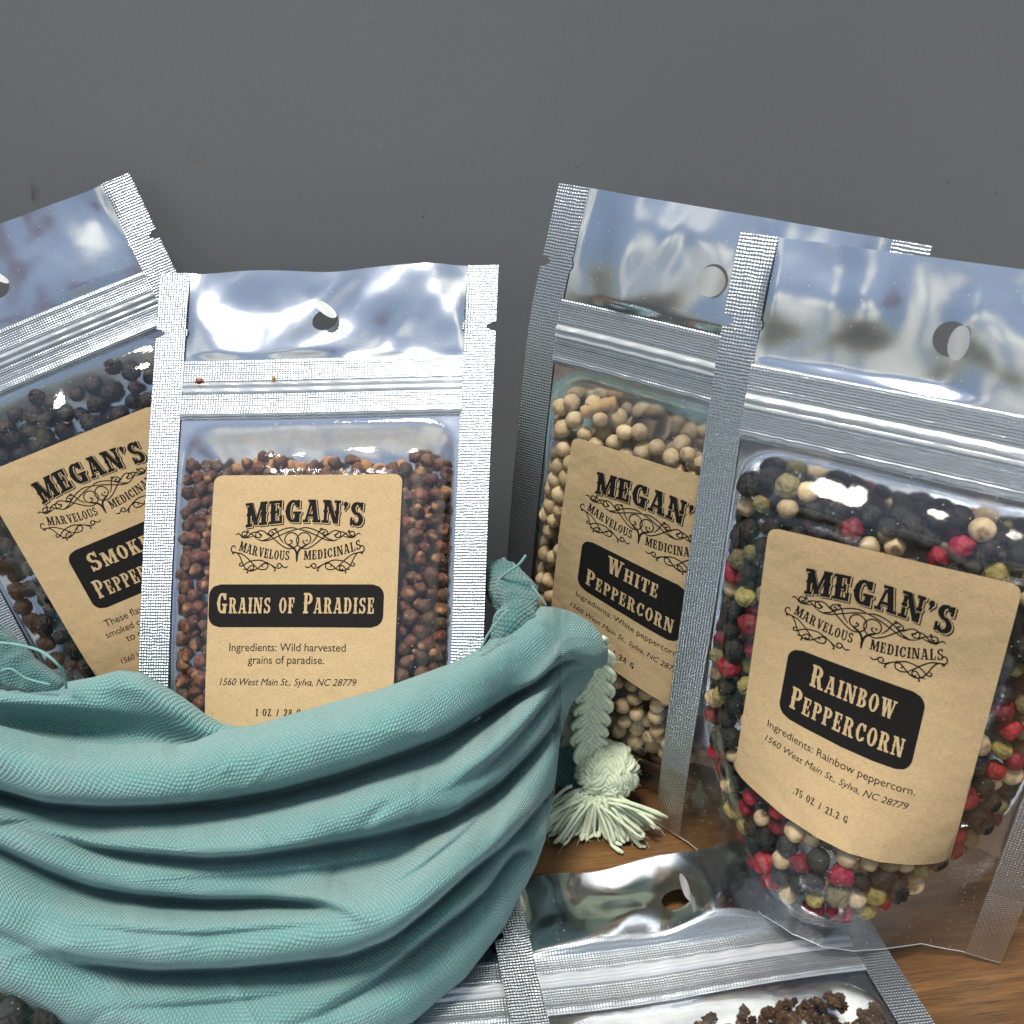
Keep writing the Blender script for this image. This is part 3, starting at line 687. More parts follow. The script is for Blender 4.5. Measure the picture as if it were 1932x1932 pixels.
def pouch(key, label, group=None, flap=(-35, 62), detail=True, step=.8, clear_base=False, cat='pouch'):
    p = Pouch(key=key, **POSE[key]) if isinstance(key, str) else key
    base = p.P(np.array([40.]), np.array([p.H]), np.array([0.]))[0]; base[2] = max(base[2], 0.)
    root = bpy.data.objects.new('spice_pouch', None); scene.collection.objects.link(root)
    root.location = tuple(base * MM); root.empty_display_size = .01
    tag(root, label, cat, group)
    V, F, uv = sheet(p, 'b', 0., step, v1=p.H - 25 if clear_base else None); mesh_obj('back_panel', V, F, M_['foil'], root, uv, origin=base)
    V, F, uv = sheet(p, 'f', 0., step); mesh_obj('front_panel', V, F[:, ::-1], M_['film'], root, uv, origin=base)
    for a, b in ((0, 7.2), (72.8, 80)):
        V, F, uv = sheet(p, 'f', .12, step, a, b, v1=p.H - 20 if clear_base else None, hole=False); mesh_obj('side_seal', V, F[:, ::-1], M_['seal'], root, uv, origin=base)
    if clear_base:                                    # clear gusset that opens the base, and the cut lower rim of the film
        us = np.linspace(0, 80, 81); vs = np.linspace(p.H - 25, p.H, 14); Vg, Ug = np.meshgrid(vs, us, indexing='ij'); t_ = (Vg - vs[0]) / 25.0
        w = p.wb(Ug, Vg) * (1 - t_) + (p.wf(Ug, Vg, False) - .25) * t_ ** 1.5 - 3.0 * t_ * (1 - t_)
        mesh_obj('gusset', p.P(Ug, Vg, w).reshape(-1, 3), grid_faces(14, 81)[:, ::-1], M_['film'], root, np.stack([Ug.ravel(), Vg.ravel()], 1), origin=base)
        us = np.linspace(0, 80, 120); q = p.P(us, np.full(120, p.H - .15), p.wf(us, np.full(120, p.H - .15))); Vt, Ft = tube(q, .11, 6)
        mesh_obj('lower_rim', Vt, Ft, M_['ridge'], root, Vt[:, :2], origin=base)
        for a, b in ((0, 7.2), (72.8, 80)):
            V, F, uv = sheet(p, 'f', .12, step, a, b, v0=p.H - 20, hole=False, notch=False); mesh_obj('corner_seal', V, F[:, ::-1], M_['dots'], root, uv, origin=base)
    # zip: two embossed bands and the pressed ridges between them
    us = np.linspace(7.0, 73, 67)
    def band(name, v0, v1, prof, mat):
        vs = np.linspace(v0, v1, len(prof)); Vg, Ug = np.meshgrid(vs, us, indexing='ij')
        w = p.wf(Ug, Vg, False) + .2 + np.array(prof)[:, None] * (1 + .15 * np.sin(Ug * .9 + p.seed))
        P = p.P(Ug, Vg, w).reshape(-1, 3)
        return mesh_obj(name, P, grid_faces(len(vs), len(us))[:, ::-1], mat, root, np.stack([Ug.ravel(), Vg.ravel()], 1), origin=base)
    z = p.z1
    band('zip_band', z, z + 5.4, [0, .35, .15, .12, .12, .12, .12, .12, .3, .1], M_['zip'])
    band('zip_ridge', z + 5.4, z + 8.6, [0, .5, .85, .9, .6, .25, .45, .75, .5, .1], M_['ridge'])
    band('zip_band', z + 8.6, p.z2 + .6, [0.05, .3, .12, .12, .12, .12, .12, .15, .45, .6, .3, .0], M_['zip'])
    # punched flap still hanging in the hole
    if flap:
        hd, op = math.radians(flap[0]), math.radians(flap[1]); cu, cv, r = HOLE
        hx = np.array([math.cos(hd), math.sin(hd)]); tx = np.array([-math.sin(hd), math.cos(hd)])
        pts = []; nr, na = 5, 20
        for i in range(nr):
            for j in range(na):
                a = 2 * math.pi * j / na; q = r * .97 * (i + .02) / (nr - 1 + .02)
                s_, t_ = q * math.cos(a), q * math.sin(a); k = r * .97 - s_      # distance from the hinge
                w = k * math.sin(op) + .18 * math.sin(k * 1.1); s2 = r * .97 - k * math.cos(op)
                u, v = np.array([cu, cv]) + hx * s2 + tx * t_
                pts.append((u, v, w))
        pts = np.array(pts); w0 = float(p.wf(np.array(cu), np.array(cv + r + .5)))
        P = p.P(pts[:, 0], pts[:, 1], pts[:, 2] + w0 + .05)
        f = [[i * na + j, i * na + (j + 1) % na, (i + 1) * na + (j + 1) % na, (i + 1) * na + j] for i in range(nr - 1) for j in range(na)]
        f.append([j for j in range(na)][::-1])
        mesh_obj('hole_flap', P, f, M_['flap'], root, pts[:, :2], origin=base)
    return p, root, base

# ---------------------------------------------------------------- contents
def ico(n):
    import bmesh
    bm = bmesh.new(); bmesh.ops.create_icosphere(bm, subdivisions=n, radius=1.0)
    v = np.array([x.co[:] for x in bm.verts]); f = [[x.index for x in q.verts] for q in bm.faces]; bm.free(); return v, f
ICO3, ICO2 = ico(4), ico(3)
def nv(q, k, seed): return noise.noise(Vector(q * k) + Vector((seed * 3.1, seed * 1.7, seed * .9)))
def ridged(q, k, seed): return 1 - abs(noise.noise(Vector(q * k) + Vector((seed * 2.3, seed, seed * .7)))) * 2
def seed_mesh(kind, i, r):
    v, f = ICO3 if kind != 'grain' else ICO2
    v = v.copy(); rs = random.Random(i * 7 + len(kind)); o = []
    sx, sy = rs.uniform(.9, 1.08), rs.uniform(.9, 1.08)
    for q in v:
        k = 1.0
        if kind == 'white': k = 1 + .06 * nv(q, 1.4, i) + .02 * nv(q, 4, i) - .07 * math.exp(-(1 - q[2]) / .04)
        elif kind == 'red':
            k = 1 + .2 * nv(q, 1.5, i) + .05 * nv(q, 4, i) + .07 * (ridged(q, 2.2, i) - .5) - .28 * math.exp(-((1 - q[2]) / .12)) + .04 * math.exp(-((1 - q[2] - .2) / .12) ** 2)
        elif kind == 'green': k = .97 + .08 * nv(q, 1.5, i) + .15 * (ridged(q, 2.6, i) - .5)
        elif kind == 'black': k = .96 + .08 * nv(q, 1.5, i) + .17 * (ridged(q, 2.9, i) - .5) + .03 * nv(q, 7, i)
        elif kind == 'smoked': k = .94 + .14 * nv(q, 1.3, i) + .17 * (ridged(q, 2.4, i) - .5) + .05 * nv(q, 7, i)
        elif kind == 'grain':
            k = .9 + .3 * nv(q, 1.25, i) + .12 * nv(q, 2.6, i) + .05 * nv(q, 6, i)
            k += rs.choice([1]) * .38 * max(0, q[2] - .62) / .38 * (1 if i % 3 else .25)
        elif kind == 'crack':
            c = .62 + .75 * abs(nv(q, 1.2, i)) + .3 * nv(q, 2.6, i); k = c
        o.append(q * k * r)
    o = np.array(o) * [sx, sy, 1]
    if kind == 'crack': o = np.round(o / (r * .42)) * (r * .42) * .6 + o * .4
    me = bpy.data.meshes.new(kind); me.from_pydata((o * MM).tolist(), [], f); me.materials.append(M_[kind])
    me.polygons.foreach_set('use_smooth', np.full(len(me.polygons), kind != 'crack')); me.update()
    return me
SEEDS = {}
def seeds(kind, r, n=7):
    if (kind, r) not in SEEDS: SEEDS[kind, r] = [seed_mesh(kind, i, r) for i in range(n)]
    return SEEDS[kind, r]

def project(P):
    c = CAM_M.T @ (P - np.array([0, 0, CAM_H])); return c[0] / c[2] * FPX + 966, c[1] / c[2] * FPX + 966

def pack(p, r, ulim, vtop, vbot, skip, ok, tries, seed, second=True, tight=.9, under=None):
    """settle seeds in one layer against the film, then one behind it"""
    rs = np.random.RandomState(seed); got = []
    cell = {}
    def clash(q):
        c = tuple((q // (2 * r)).astype(int))
        for dx in (-1, 0, 1):
            for dy in (-1, 0, 1):
                for dz in (-1, 0, 1):
                    for s in cell.get((c[0] + dx, c[1] + dy, c[2] + dz), ()):
                        if np.linalg.norm(s - q) < 2 * r * tight: return True
        return False
    for layer in range(2 if second else 1):
        N = tries if layer == 0 else tries // 2
        U = rs.uniform(ulim[0], ulim[1], N); Vv = rs.uniform(30, p.H, N)
        order = np.argsort(-Vv + rs.uniform(-9, 9, N))
        wf = p.wf(U, Vv, False); wb = p.wb(U, Vv)
        for i in order:
            u, v = U[i], Vv[i]
            if v < vtop(u) or v > vbot(u) or skip(u, v): continue
            w = wf[i] - r * 1.24 - .25 - (0 if layer == 0 else r * rs.uniform(.7, 1.5))
            if under is not None and under(u, v): w -= 1.1
            if w < wb[i] + r * (-.15): w = wb[i] + r * (-.15); 
            if w > wf[i] - r * .75: continue
            q = np.array([u, v, w])
            if clash(q): continue
            P = p.P(np.array(u), np.array(v), np.array(w))
            if not ok(*project(P)): continue
            cell.setdefault(tuple((q // (2 * r)).astype(int)), []).append(q); got.append((P, layer))
    return got

def scatter(name, cat, label, group, meshes, pts, rs, smin=.88, smax=1.1):
    for P in pts:
        o = bpy.data.objects.new(name, rs.choice(meshes)); scene.collection.objects.link(o)
        o.location = tuple(P * MM); o.rotation_euler = (rs.uniform(0, 6.3), rs.uniform(0, 6.3), rs.uniform(0, 6.3)); k = rs.uniform(smin, smax); o.scale = (k * rs.uniform(.88, 1.06), k * rs.uniform(.88, 1.06), k)
        tag(o, label, cat, group)

def label_skip(fit, m):
    uc, vc, rot_, fw, fh, sh, r2, w2 = fit
    return lambda u, v: abs(u - uc - sh * (v - vc) / fh) < fw / 2 - m and vc + m < v < vc + fh - m + (u - uc) / fw * r2 * .8

ADDR = '1560 West Main St., Sylva, NC 28779'
BOX2 = (-13.6, 25.4, 13.6, 41.2)

# --- grains pouch standing in the bag
pG, rG, bG = pouch('G', 'clear silver-backed spice pouch of reddish brown grains standing upright in the teal bag', 'upright spice pouches', (-40, 58))
make_label(pG, rG, bG, FIT['G'], -1.4, (-20.0, 25.0, 20.0, 34.4), [('Grains of Paradise', -18, 18, 31.4, 4.5)],
           [('Ingredients: Wild harvested', -1.4, 39.6, 26.8, 0, None), ('grains of paradise.', -1.5, 42.3, 17.6, 0, None), (ADDR, -1.0, 46.9, 31.6, 1, None)], ('1 OZ / 28 G', -8.0, 2.6, 53.4))
# --- smoked pepper pouch behind it, leaning left
pS, rS, bS = pouch('Sm', 'tilted spice pouch of dark smoked peppercorns, cut off by the edge of the photo', 'upright spice pouches', (-30, 75))
make_label(pS, rS, bS, FIT['Sm'], 0.0, BOX2, [('Smoked', -9.6, 9.0, 32.0, 4.6), ('Peppercorn', -11.4, 11.4, 38.6, 4.6)],
           [('These flavorful', 0, 45.6, 14.6, 0, -13.4), ('smoked over', 0, 48.3, 12.4, 0, -14.6), ('to create', 0, 51.0, 9.4, 0, -10.6), (ADDR, 0, 55.6, 29.5, 1, None)], ('', 0, 0, 0))
# --- white pepper pouch
pW, rW, bW = pouch('Wh', 'spice pouch of cream white peppercorns standing half hidden behind another upright pouch', 'upright spice pouches', (5, 22))
make_label(pW, rW, bW, FIT['Wh'], -1.0, (-13.6, 25.2, 13.0, 39.2), [('White', -6.6, 6.4, 30.8, 4.4), ('Peppercorn', -11.4, 11.2, 37.2, 4.4)],
           [('Ingredients: White peppercorn.', 0, 42.3, 27.0, 0, None), (ADDR, 0, 46.2, 29.4, 1, None)], ('1 OZ / 28 G', -6.8, 3.8, 51.6))
# --- rainbow pepper pouch in front
pR, rR, bR = pouch('R', 'upright spice pouch of mixed red, green, black and white peppercorns on the wood', 'upright spice pouches', (-5, 60), clear_base=True)
make_label(pR, rR, bR, FIT['R'], -1.6, (-13.4, 24.6, 13.2, 39.4), [('Rainbow', -8.2, 8.4, 30.9, 4.5), ('Peppercorn', -11.3, 11.3, 37.0, 4.5)],
           [('Ingredients: Rainbow peppercorn.', 0, 43.4, 30.0, 0, None), (ADDR, -.3, 46.6, 29.4, 1, None)], ('.75 OZ / 21.2 G', -7.0, 4.4, 53.4))

# --- pouches lying on the table
pL, rL, bL = pouch('L', 'spice pouch of cracked pepper lying flat on the wood below the mixed peppercorns', 'spice pouches lying flat', (17, 62))
q = dict(POSE['L']); q.update(O=[-72.0, 149.0, .8], V=[.12, -.98, .0], U=[.985, .16, 0], seed=71, bend=.0, taper=-.03, wr=.25, tip=0., flare=0, front=4, back=.3)
P2 = Pouch(**q); pouch(P2, 'spice pouch lying flat under the teal bag, only its silvery zip band showing', 'spice pouches lying flat', None, step=1.2)
q = dict(POSE['L']); c_ = at(20, 1905, 126.); q.update(O=[c_[0] - 60, c_[1] + 52, 1.2], V=[.05, -.99, .02], U=[.99, .05, 0.], seed=83, bend=-.05, taper=0, tip=0., wr=1.1, flare=0, front=7, back=1.2)
P3 = Pouch(**q); pouch(P3, 'flat lying spice pouch of black peppercorns at the corner below the bag', 'spice pouches lying flat', None, step=1.2)

# --- seeds
rs = random.Random(3)
pts = pack(pG, 1.62, (9.6, 70.4), lambda u: 47.6 + 1.3 * math.sin(u * .35 + 1.2) + .02 * u, lambda u: min(116, float(pG.vbot(u)) - 2), label_skip(FIT['G'], 3.2), lambda x, y: y < 1440, 18000, 2, tight=.86, under=label_skip(FIT['G'], -.6))
front = [P for P, l in pts if l == 0]; back = [P for P, l in pts if l == 1]
front.sort(key=lambda P: P[1]); ind = front[:296]; rest = front[296:] + back
scatter('paradise_grain', 'seed', 'small reddish brown grain inside the pouch that stands in the bag', 'brown grains in the pouch', seeds('grain', 1.74, 9), ind, rs, .85, 1.12)
mb = MB(); v0, f0 = ICO2
for P in rest:
    m_ = rs.choice(seeds('grain', 1.74, 9)); vv = np.array([w.co[:] for w in m_.vertices]) / MM
    R_ = np.array(Matrix.Rotation(rs.uniform(0, 6), 3, Vector((rs.uniform(-1, 1), rs.uniform(-1, 1), .3)).normalized()))
    mb.add(vv @ R_.T + P, [list(q.vertices) for q in m_.polygons])
if rest: tag(mb.build('grain_filling', M_['grain'], origin=bG), 'mass of brown grains packed behind the front layer in the pouch', 'seeds', kind='stuff')

pts = pack(pS, 2.15, (9.8, 70.2), lambda u: 40.5 + 1.5 * math.sin(u * .3), lambda u: float(pS.vbot(u)) - 2, label_skip(FIT['Sm'], 4.2), lambda x, y: -60 < x < 330 and y < 1330, 6000, 4, under=label_skip(FIT['Sm'], -.6))
scatter('smoked_peppercorn', 'peppercorn', 'wrinkled dark smoked peppercorn inside the tilted pouch', 'dark peppercorns in the tilted pouch', seeds('smoked', 2.15), [P for P, l in pts], rs, .85, 1.12)
pts = pack(pW, 1.98, (9.6, 70.4), lambda u: 45.5 + 2.0 * math.sin(u * .16 + 2.2), lambda u: float(pW.vbot(u)) - 9, label_skip(FIT['Wh'], 4.0), lambda x, y: x < 1330 and not (x < 1060 and y > 1180), 6000, 6, under=label_skip(FIT['Wh'], -.6))
scatter('white_peppercorn', 'peppercorn', 'round cream white peppercorn inside the pouch behind the tassel', 'white peppercorns in the pouch', seeds('white', 1.98), [P for P, l in pts], rs, .9, 1.08)
pts = pack(pR, 2.25, (10.0, 70.0), lambda u: 42.6 + .05 * u + 1.6 * math.sin(u * .22), lambda u: float(pR.vbot(u)) - 3.2, label_skip(FIT['R'], 4.6), lambda x, y: x < 2000, 11000, 9, tight=.86, under=label_skip(FIT['R'], -.6))
kinds = {'red': [], 'green': [], 'black': [], 'white': []}
for P, l in pts: kinds[rs.choices(list(kinds), [.18, .21, .41, .2])[0]].append(P)
for k, lab in (('red', 'shiny red berry mixed among the peppercorns in the front pouch'), ('green', 'wrinkled olive green peppercorn mixed in the front pouch'),
               ('black', 'wrinkled black peppercorn mixed in the front pouch'), ('white', 'smooth cream peppercorn mixed among coloured ones in the front pouch')):
    scatter(k + '_peppercorn' if k != 'red' else 'red_berry', 'peppercorn' if k != 'red' else 'berry', lab, k + ' peppercorns in the mixed pouch', seeds(k, 2.4 if k != 'white' else 2.2), kinds[k], rs, .74, 1.12)
# cracked pepper in the lying pouch: a heap and loose bits
def uv_of(p, px, py, w=2.):
    d = ray(px, py); o = np.array([0, 0, CAM_H]); n = p.W; q = p.O + n * w
    t = ((q - o) @ n) / (d @ n); X = o + d * t - q; return X @ p.U, X @ p.V
bits = []
def heap(px, py, spread, n, h=0.):
    u0, v0 = uv_of(pL, px, py)
    for _ in range(n):
        u, v = u0 + rs.gauss(0, spread), v0 + abs(rs.gauss(0, spread * 1.2)) if h else v0 + rs.gauss(0, spread)
        if not (10 < u < 70) or v < 40: continue
        wf, wb = float(pL.wf(np.array(u), np.array(v), False)), float(pL.wb(np.array(u), np.array(v)))
        bits.append(pL.P(np.array(u), np.array(v), np.array(wb + (wf - wb) * rs.uniform(.3, .78))))
heap(1650, 1895, 3.2, 90, 1); heap(1700, 1905, 2.2, 50, 1); heap(1500, 1908, 2.2, 22, 1); heap(1455, 1895, 1.6, 10); heap(1545, 1900, 1.6, 12); heap(1600, 1925, 4.0, 60, 1); heap(1215, 1915, .6, 3); heap(1380, 1925, 2.2, 12, 1); heap(1440, 1935, 4.0, 40, 1); heap(1420, 1905, 2.6, 16); heap(1330, 1915, 2.4, 10); heap(1500, 1890, 2.2, 12); heap(1570, 1885, 2.0, 12)
scatter('cracked_peppercorn', 'pepper bit', 'rough brown bit of cracked pepper inside the flat lying pouch', 'cracked pepper in the lying pouch', seeds('crack', 1.05, 9), bits, rs, .5, 1.15)
pts = pack(P3, 2.5, (42, 71), lambda u: 39.5, lambda u: 80, lambda u, v: False, lambda x, y: x > -120, 1500, 12, False)
scatter('black_peppercorn', 'peppercorn', 'black peppercorn in the flat pouch at the corner under the bag', 'black peppercorns in the corner pouch', seeds('black', 2.6), [P for P, l in pts], rs, .9, 1.1)

# ---------------------------------------------------------------- teal drawstring bag
def interp(pts, x): 
    p = np.array(pts, float); return np.interp(x, p[:, 0], p[:, 1])
TOP = [(-300, 1330), (-150, 1345), (0, 1369), (65, 1386), (143, 1402), (217, 1404), (304, 1400), (335, 1405), (369, 1398), (400, 1385), (426, 1374), (485, 1367), (559, 1345), (633, 1323), (708, 1303), (839, 1256), (872, 1241), (914, 1218), (940, 1185), (965, 1160), (990, 1148), (1017, 1143), (1045, 1145), (1070, 1151), (1095, 1162), (1117, 1176), (1135, 1197), (1148, 1225), (1152, 1240)]
BOT = [(-300, 1640), (-150, 1780), (0, 1880), (75, 1918), (130, 1945), (300, 1990), (450, 2005), (600, 1995), (700, 1965), (779, 1931), (830, 1885), (878, 1846), (920, 1791), (951, 1750), (975, 1702), (996, 1665), (1014, 1628), (1029, 1584), (1045, 1505), (1052, 1440), (1058, 1385), (1075, 1335), (1100, 1300), (1125, 1270), (1140, 1262), (1152, 1246)]
C1 = [(-300, 1430), (-150, 1460), (0, 1491), (87, 1515), (195, 1522), (304, 1519), (413, 1510), (521, 1491), (652, 1456), (739, 1426), (840, 1389), (965, 1311), (1012, 1288), (1045, 1255), (1075, 1238), (1152, 1262)]
# (line, lip height at the ends.. given as (x, mm)), lip length px, recess mm, recess length px
CREASES = [
 (C1, [(-300, 9), (300, 9), (800, 8.5), (1000, 7), (1060, 5), (1152, 1)], 70, 7.5, 40),
 ([(40, 1560), (104, 1578), (180, 1598), (261, 1608), (391, 1618), (480, 1612), (565, 1599), (700, 1575), (840, 1543), (940, 1480), (1000, 1420), (1036, 1378), (1060, 1340)], [(40, 0), (130, 2.5), (260, 5.5), (700, 7), (950, 7), (1040, 5), (1060, 3)], 58, 7.0, 62),
 ([(-300, 1500), (-150, 1540), (0, 1598), (87, 1640), (174, 1673), (261, 1688), (391, 1698), (500, 1696), (590, 1702), (650, 1722), (700, 1752)], [(-300, 3), (0, 5), (174, 5.5), (400, 6), (560, 4.6), (640, 1.6), (700, 0)], 52, 7.5, 58),
 ([(70, 1796), (126, 1808), (200, 1820), (282, 1830), (434, 1826), (560, 1814), (652, 1803), (739, 1769), (815, 1708), (890, 1640), (948, 1594), (1000, 1540), (1050, 1478)], [(70, 0), (150, 3), (282, 6), (560, 7), (800, 8), (950, 7), (1050, 5)], 58, 7.5, 54),
 ([(440, 1975), (600, 1915), (710, 1846), (800, 1774), (878, 1714), (920, 1677), (950, 1630), (975, 1600)], [(440, 0), (600, 1.2), (710, 2.8), (800, 4.2), (900, 5.5), (975, 3.5)], 44, 5.5, 44),
 ([(840, 1495), (920, 1440), (965, 1400), (1010, 1350), (1040, 1310), (1075, 1262)], [(840, 0), (920, 3), (1000, 5), (1050, 4), (1075, 1)], 36, 5.0, 32),
 ([(250, 1668), (360, 1658), (480, 1650), (600, 1640), (720, 1618), (830, 1590)], [(250, 0), (400, 1.3), (560, 2.4), (720, 2.0), (830, 0)], 30, 2.2, 34),
 ([(120, 1742), (240, 1758), (380, 1764), (520, 1752), (640, 1742)], [(120, 0), (240, 1.6), (400, 2.2), (540, 1.4), (640, 0)], 30, 2.2, 32),
 ([(-120, 1552), (-20, 1556), (90, 1545), (210, 1552)], [(-120, 1.5), (-20, 2.0), (90, 1.2), (210, 0)], 24, 1.6, 26),
 ([(180, 1905), (330, 1898), (470, 1886), (600, 1862)], [(180, 0), (330, 1.8), (470, 1.8), (600, 0)], 34, 2.0, 36),
 ([(700, 1690), (790, 1640), (860, 1585), (930, 1520)], [(700, 0), (790, 1.8), (860, 2.2), (930, 0)], 26, 1.8, 26),
 ([(-300, 1700), (-100, 1730), (0, 1760), (80, 1800), (160, 1850), (250, 1895)], [(-300, 2), (0, 2.4), (120, 1.6), (250, 0)], 60, 3.0, 70),
]
LEFT_P = [(1100, 175), (1300, 160), (1380, 151), (1450, 146), (1550, 139), (1700, 129), (1850, 120), (2010, 111)]
RIGHT_P = [(1100, 186), (1150, 182), (1250, 177), (1400, 167), (1500, 161), (1600, 151), (1700, 142), (1800, 133), (1900, 124), (2010, 116)]
def bag_depth(x, y):
    s = smooth(680, 1120, x)
    Y = interp(LEFT_P, y) * (1 - s) + interp(RIGHT_P, y) * s
    for line, hs, ll, dm, rl in CREASES:
        gx = np.arange(-420, 1270, 2.0)
        def soften(a, sg):
            k = np.exp(-.5 * (np.arange(-60, 61) / sg) ** 2); return np.convolve(np.pad(a, 60, mode='edge'), k / k.sum(), 'valid')
        yc = np.interp(x, gx, soften(interp(line, gx), 6)); h = np.interp(x, gx, soften(interp(hs, gx), 14))
        e = y - yc; soft = 5 + 22 * np.clip(1 - h / 4.0, 0, 1)
        lip = np.where(e > 0, 0, np.where(e > -ll, np.sqrt(np.clip(1 - (np.clip(e + ll, 0, ll) / ll) ** 2, 0, 1)), np.exp(-((e + ll) / (ll * 1.15)) ** 2)))
        rec = smooth(-soft, soft, e) * np.exp(-np.maximum(e, 0) / rl)
        Y = Y - 1.15 * h * lip + 1.2 * dm * (h / 7.0) * rec
    return Y
def poly_dist(x, y, pts, n=400):
    p = np.array(pts, float); t = np.linspace(0, len(p) - 1, n); q = np.stack([np.interp(t, np.arange(len(p)), p[:, k]) for k in (0, 1)], 1)
    d = np.full(x.shape, 1e9)
    for a, b in zip(q[:-1], q[1:]):
        ab = b - a; L2 = ab @ ab
        if L2 < 1e-9: continue
        s = np.clip(((x - a[0]) * ab[0] + (y - a[1]) * ab[1]) / L2, 0, 1)
        d = np.minimum(d, np.hypot(x - a[0] - s * ab[0], y - a[1] - s * ab[1]))
    return d
def round_in(d, r): 
    t = np.clip(1 - d / r, 0, 1); return 1 - np.sqrt(np.clip(1 - t * t, 0, 1))
def to_world(x, y, Y):
    c = np.stack([(x - 966) / FPX, (y - 966) / FPX, np.ones_like(x)], -1) @ CAM_M.T
    return c * (Y / c[..., 1])[..., None] + np.array([0, 0, CAM_H])

bag_base = np.array([-60., 140., 0.])
bag = bpy.data.objects.new('drawstring_bag', None); scene.collection.objects.link(bag); bag.location = tuple(bag_base * MM)
tag(bag, 'teal canvas drawstring bag with deep folds holding two spice pouches', 'bag')

xs = np.concatenate([np.linspace(-300, 760, 266), np.linspace(763, 1152, 196)[0:]])
nr = 250
X = np.tile(xs, (nr, 1)); y0 = interp(TOP, xs); y1 = interp(BOT, xs)
k3 = np.ones(9) / 9.
t = np.linspace(0, 1, nr)[:, None]; Yp = y0 + (y1 - y0) * t
fr = Field(9, 70, 14, 50, 1.0, (-300, 1150, 1150, 2000), 3.0); fw = Field(19, 60, 6, 14, 1.0, (-300, 1150, 1250, 2000), 4.0)
D = bag_depth(X, Yp)
for _ in range(2):                                   # settle the cloth a little
    Dp = np.pad(D, 1, mode='edge'); D = (Dp[:-2, 1:-1] + Dp[2:, 1:-1] + Dp[1:-1, :-2] + Dp[1:-1, 2:] + 2 * D) / 6
D = D + .085 * fr(X, Yp) + .34 * fw(X, Yp)
dt = poly_dist(X, Yp, TOP); db = poly_dist(X, Yp, BOT)
D = D + 6.2 * round_in(dt, 62) + 9.0 * round_in(db, 70)
P = to_world(X, Yp, D)
top_rows = []                                        # the hem turns over and goes down inside the bag
for dy, dz in ((11, -22), (10, -14), (7, -8), (3, -3)): top_rows.append(P[0] + np.array([0, dy, dz]))
bot_rows = [P[-1] + np.array([0, dy, dz]) for dy, dz in ((3.5, -.6), (8, -.3), (16, 1.5))]
P = np.concatenate([np.array(top_rows), P, np.array(bot_rows)], 0)
P[..., 2] = np.maximum(P[..., 2], .6)
R_ = P.shape[0]
du = np.linalg.norm(np.diff(P, axis=1), axis=2); dv = np.linalg.norm(np.diff(P, axis=0), axis=2)
du = np.minimum(du, 6); dv = np.minimum(dv, 3)
uu = np.tile(np.concatenate([[0], np.cumsum(du.mean(0))]), (R_, 1)); vv_ = np.concatenate([np.zeros((1, P.shape[1])), np.cumsum(dv, 0)], 0)
vv_ = vv_ - vv_[60:61]
gk = np.exp(-.5 * (np.arange(-70, 71) / 28.) ** 2); gk /= gk.sum()
vv_ = np.array([np.convolve(np.pad(r_, 70, mode='edge'), gk, 'valid') for r_ in vv_])
mesh_obj('front_panel', P.reshape(-1, 3), grid_faces(R_, P.shape[1]), M_['cloth'], bag, np.stack([uu.ravel(), vv_.ravel()], 1), origin=bag_base)

def relief(name, top, bot, x0, x1, prof, bumps, mat, back=8., rnd=40, rmm=4., n=(70, 120)):
    xs = np.linspace(x0, x1, n[1]); X = np.tile(xs, (n[0], 1)); a, b = interp(top, xs), interp(bot, xs)
    Yp = a + (b - a) * np.linspace(0, 1, n[0])[:, None]
    D = interp(prof, Yp)
    for (cx, cy, sx, sy, an, h) in bumps:
        ca, sa = math.cos(math.radians(an)), math.sin(math.radians(an)); qx = (X - cx) * ca + (Yp - cy) * sa; qy = -(X - cx) * sa + (Yp - cy) * ca
        D = D - h * np.exp(-(qx / sx) ** 2 - (qy / sy) ** 2)
    D = D + rmm * round_in(poly_dist(X, Yp, top), rnd)
    P = to_world(X, Yp, D)
    rows = [P[0] + np.array([0, dy, dz]) for dy, dz in ((back, -18), (back * .9, -10), (back * .6, -5.5), (back * .25, -2.4))]
    P = np.concatenate([np.array(rows), P], 0); P[..., 2] = np.maximum(P[..., 2], .6)
    du = np.linalg.norm(np.diff(P, axis=1), axis=2); dv = np.linalg.norm(np.diff(P, axis=0), axis=2)
    uu = np.tile(np.concatenate([[0], np.cumsum(du.mean(0))]), (P.shape[0], 1)); vv_ = np.concatenate([np.zeros((1, P.shape[1])), np.cumsum(dv, 0)], 0)
    return mesh_obj(name, P.reshape(-1, 3), grid_faces(P.shape[0], P.shape[1]), mat, bag, np.stack([uu.ravel(), vv_.ravel()], 1), origin=bag_base)
# side of the mouth, folded in beside the front hem
relief('side_panel', [(-300, 1250), (-80, 1290), (0, 1297), (87, 1293), (174, 1278), (226, 1264), (269, 1269), (313, 1295), (348, 1317), (387, 1347), (421, 1365), (456, 1372), (520, 1395)],
       [(-300, 1480), (0, 1470), (520, 1480)], -300, 520, [(1240, 166), (1300, 162), (1360, 161), (1420, 158), (1500, 154)],
       [(40, 1325, 190, 22, 4, 3.0), (300, 1325, 160, 34, 38, 3.2), (110, 1372, 150, 26, 8, -4.5), (330, 1395, 120, 22, 10, -1.5)], M_['cloth'])
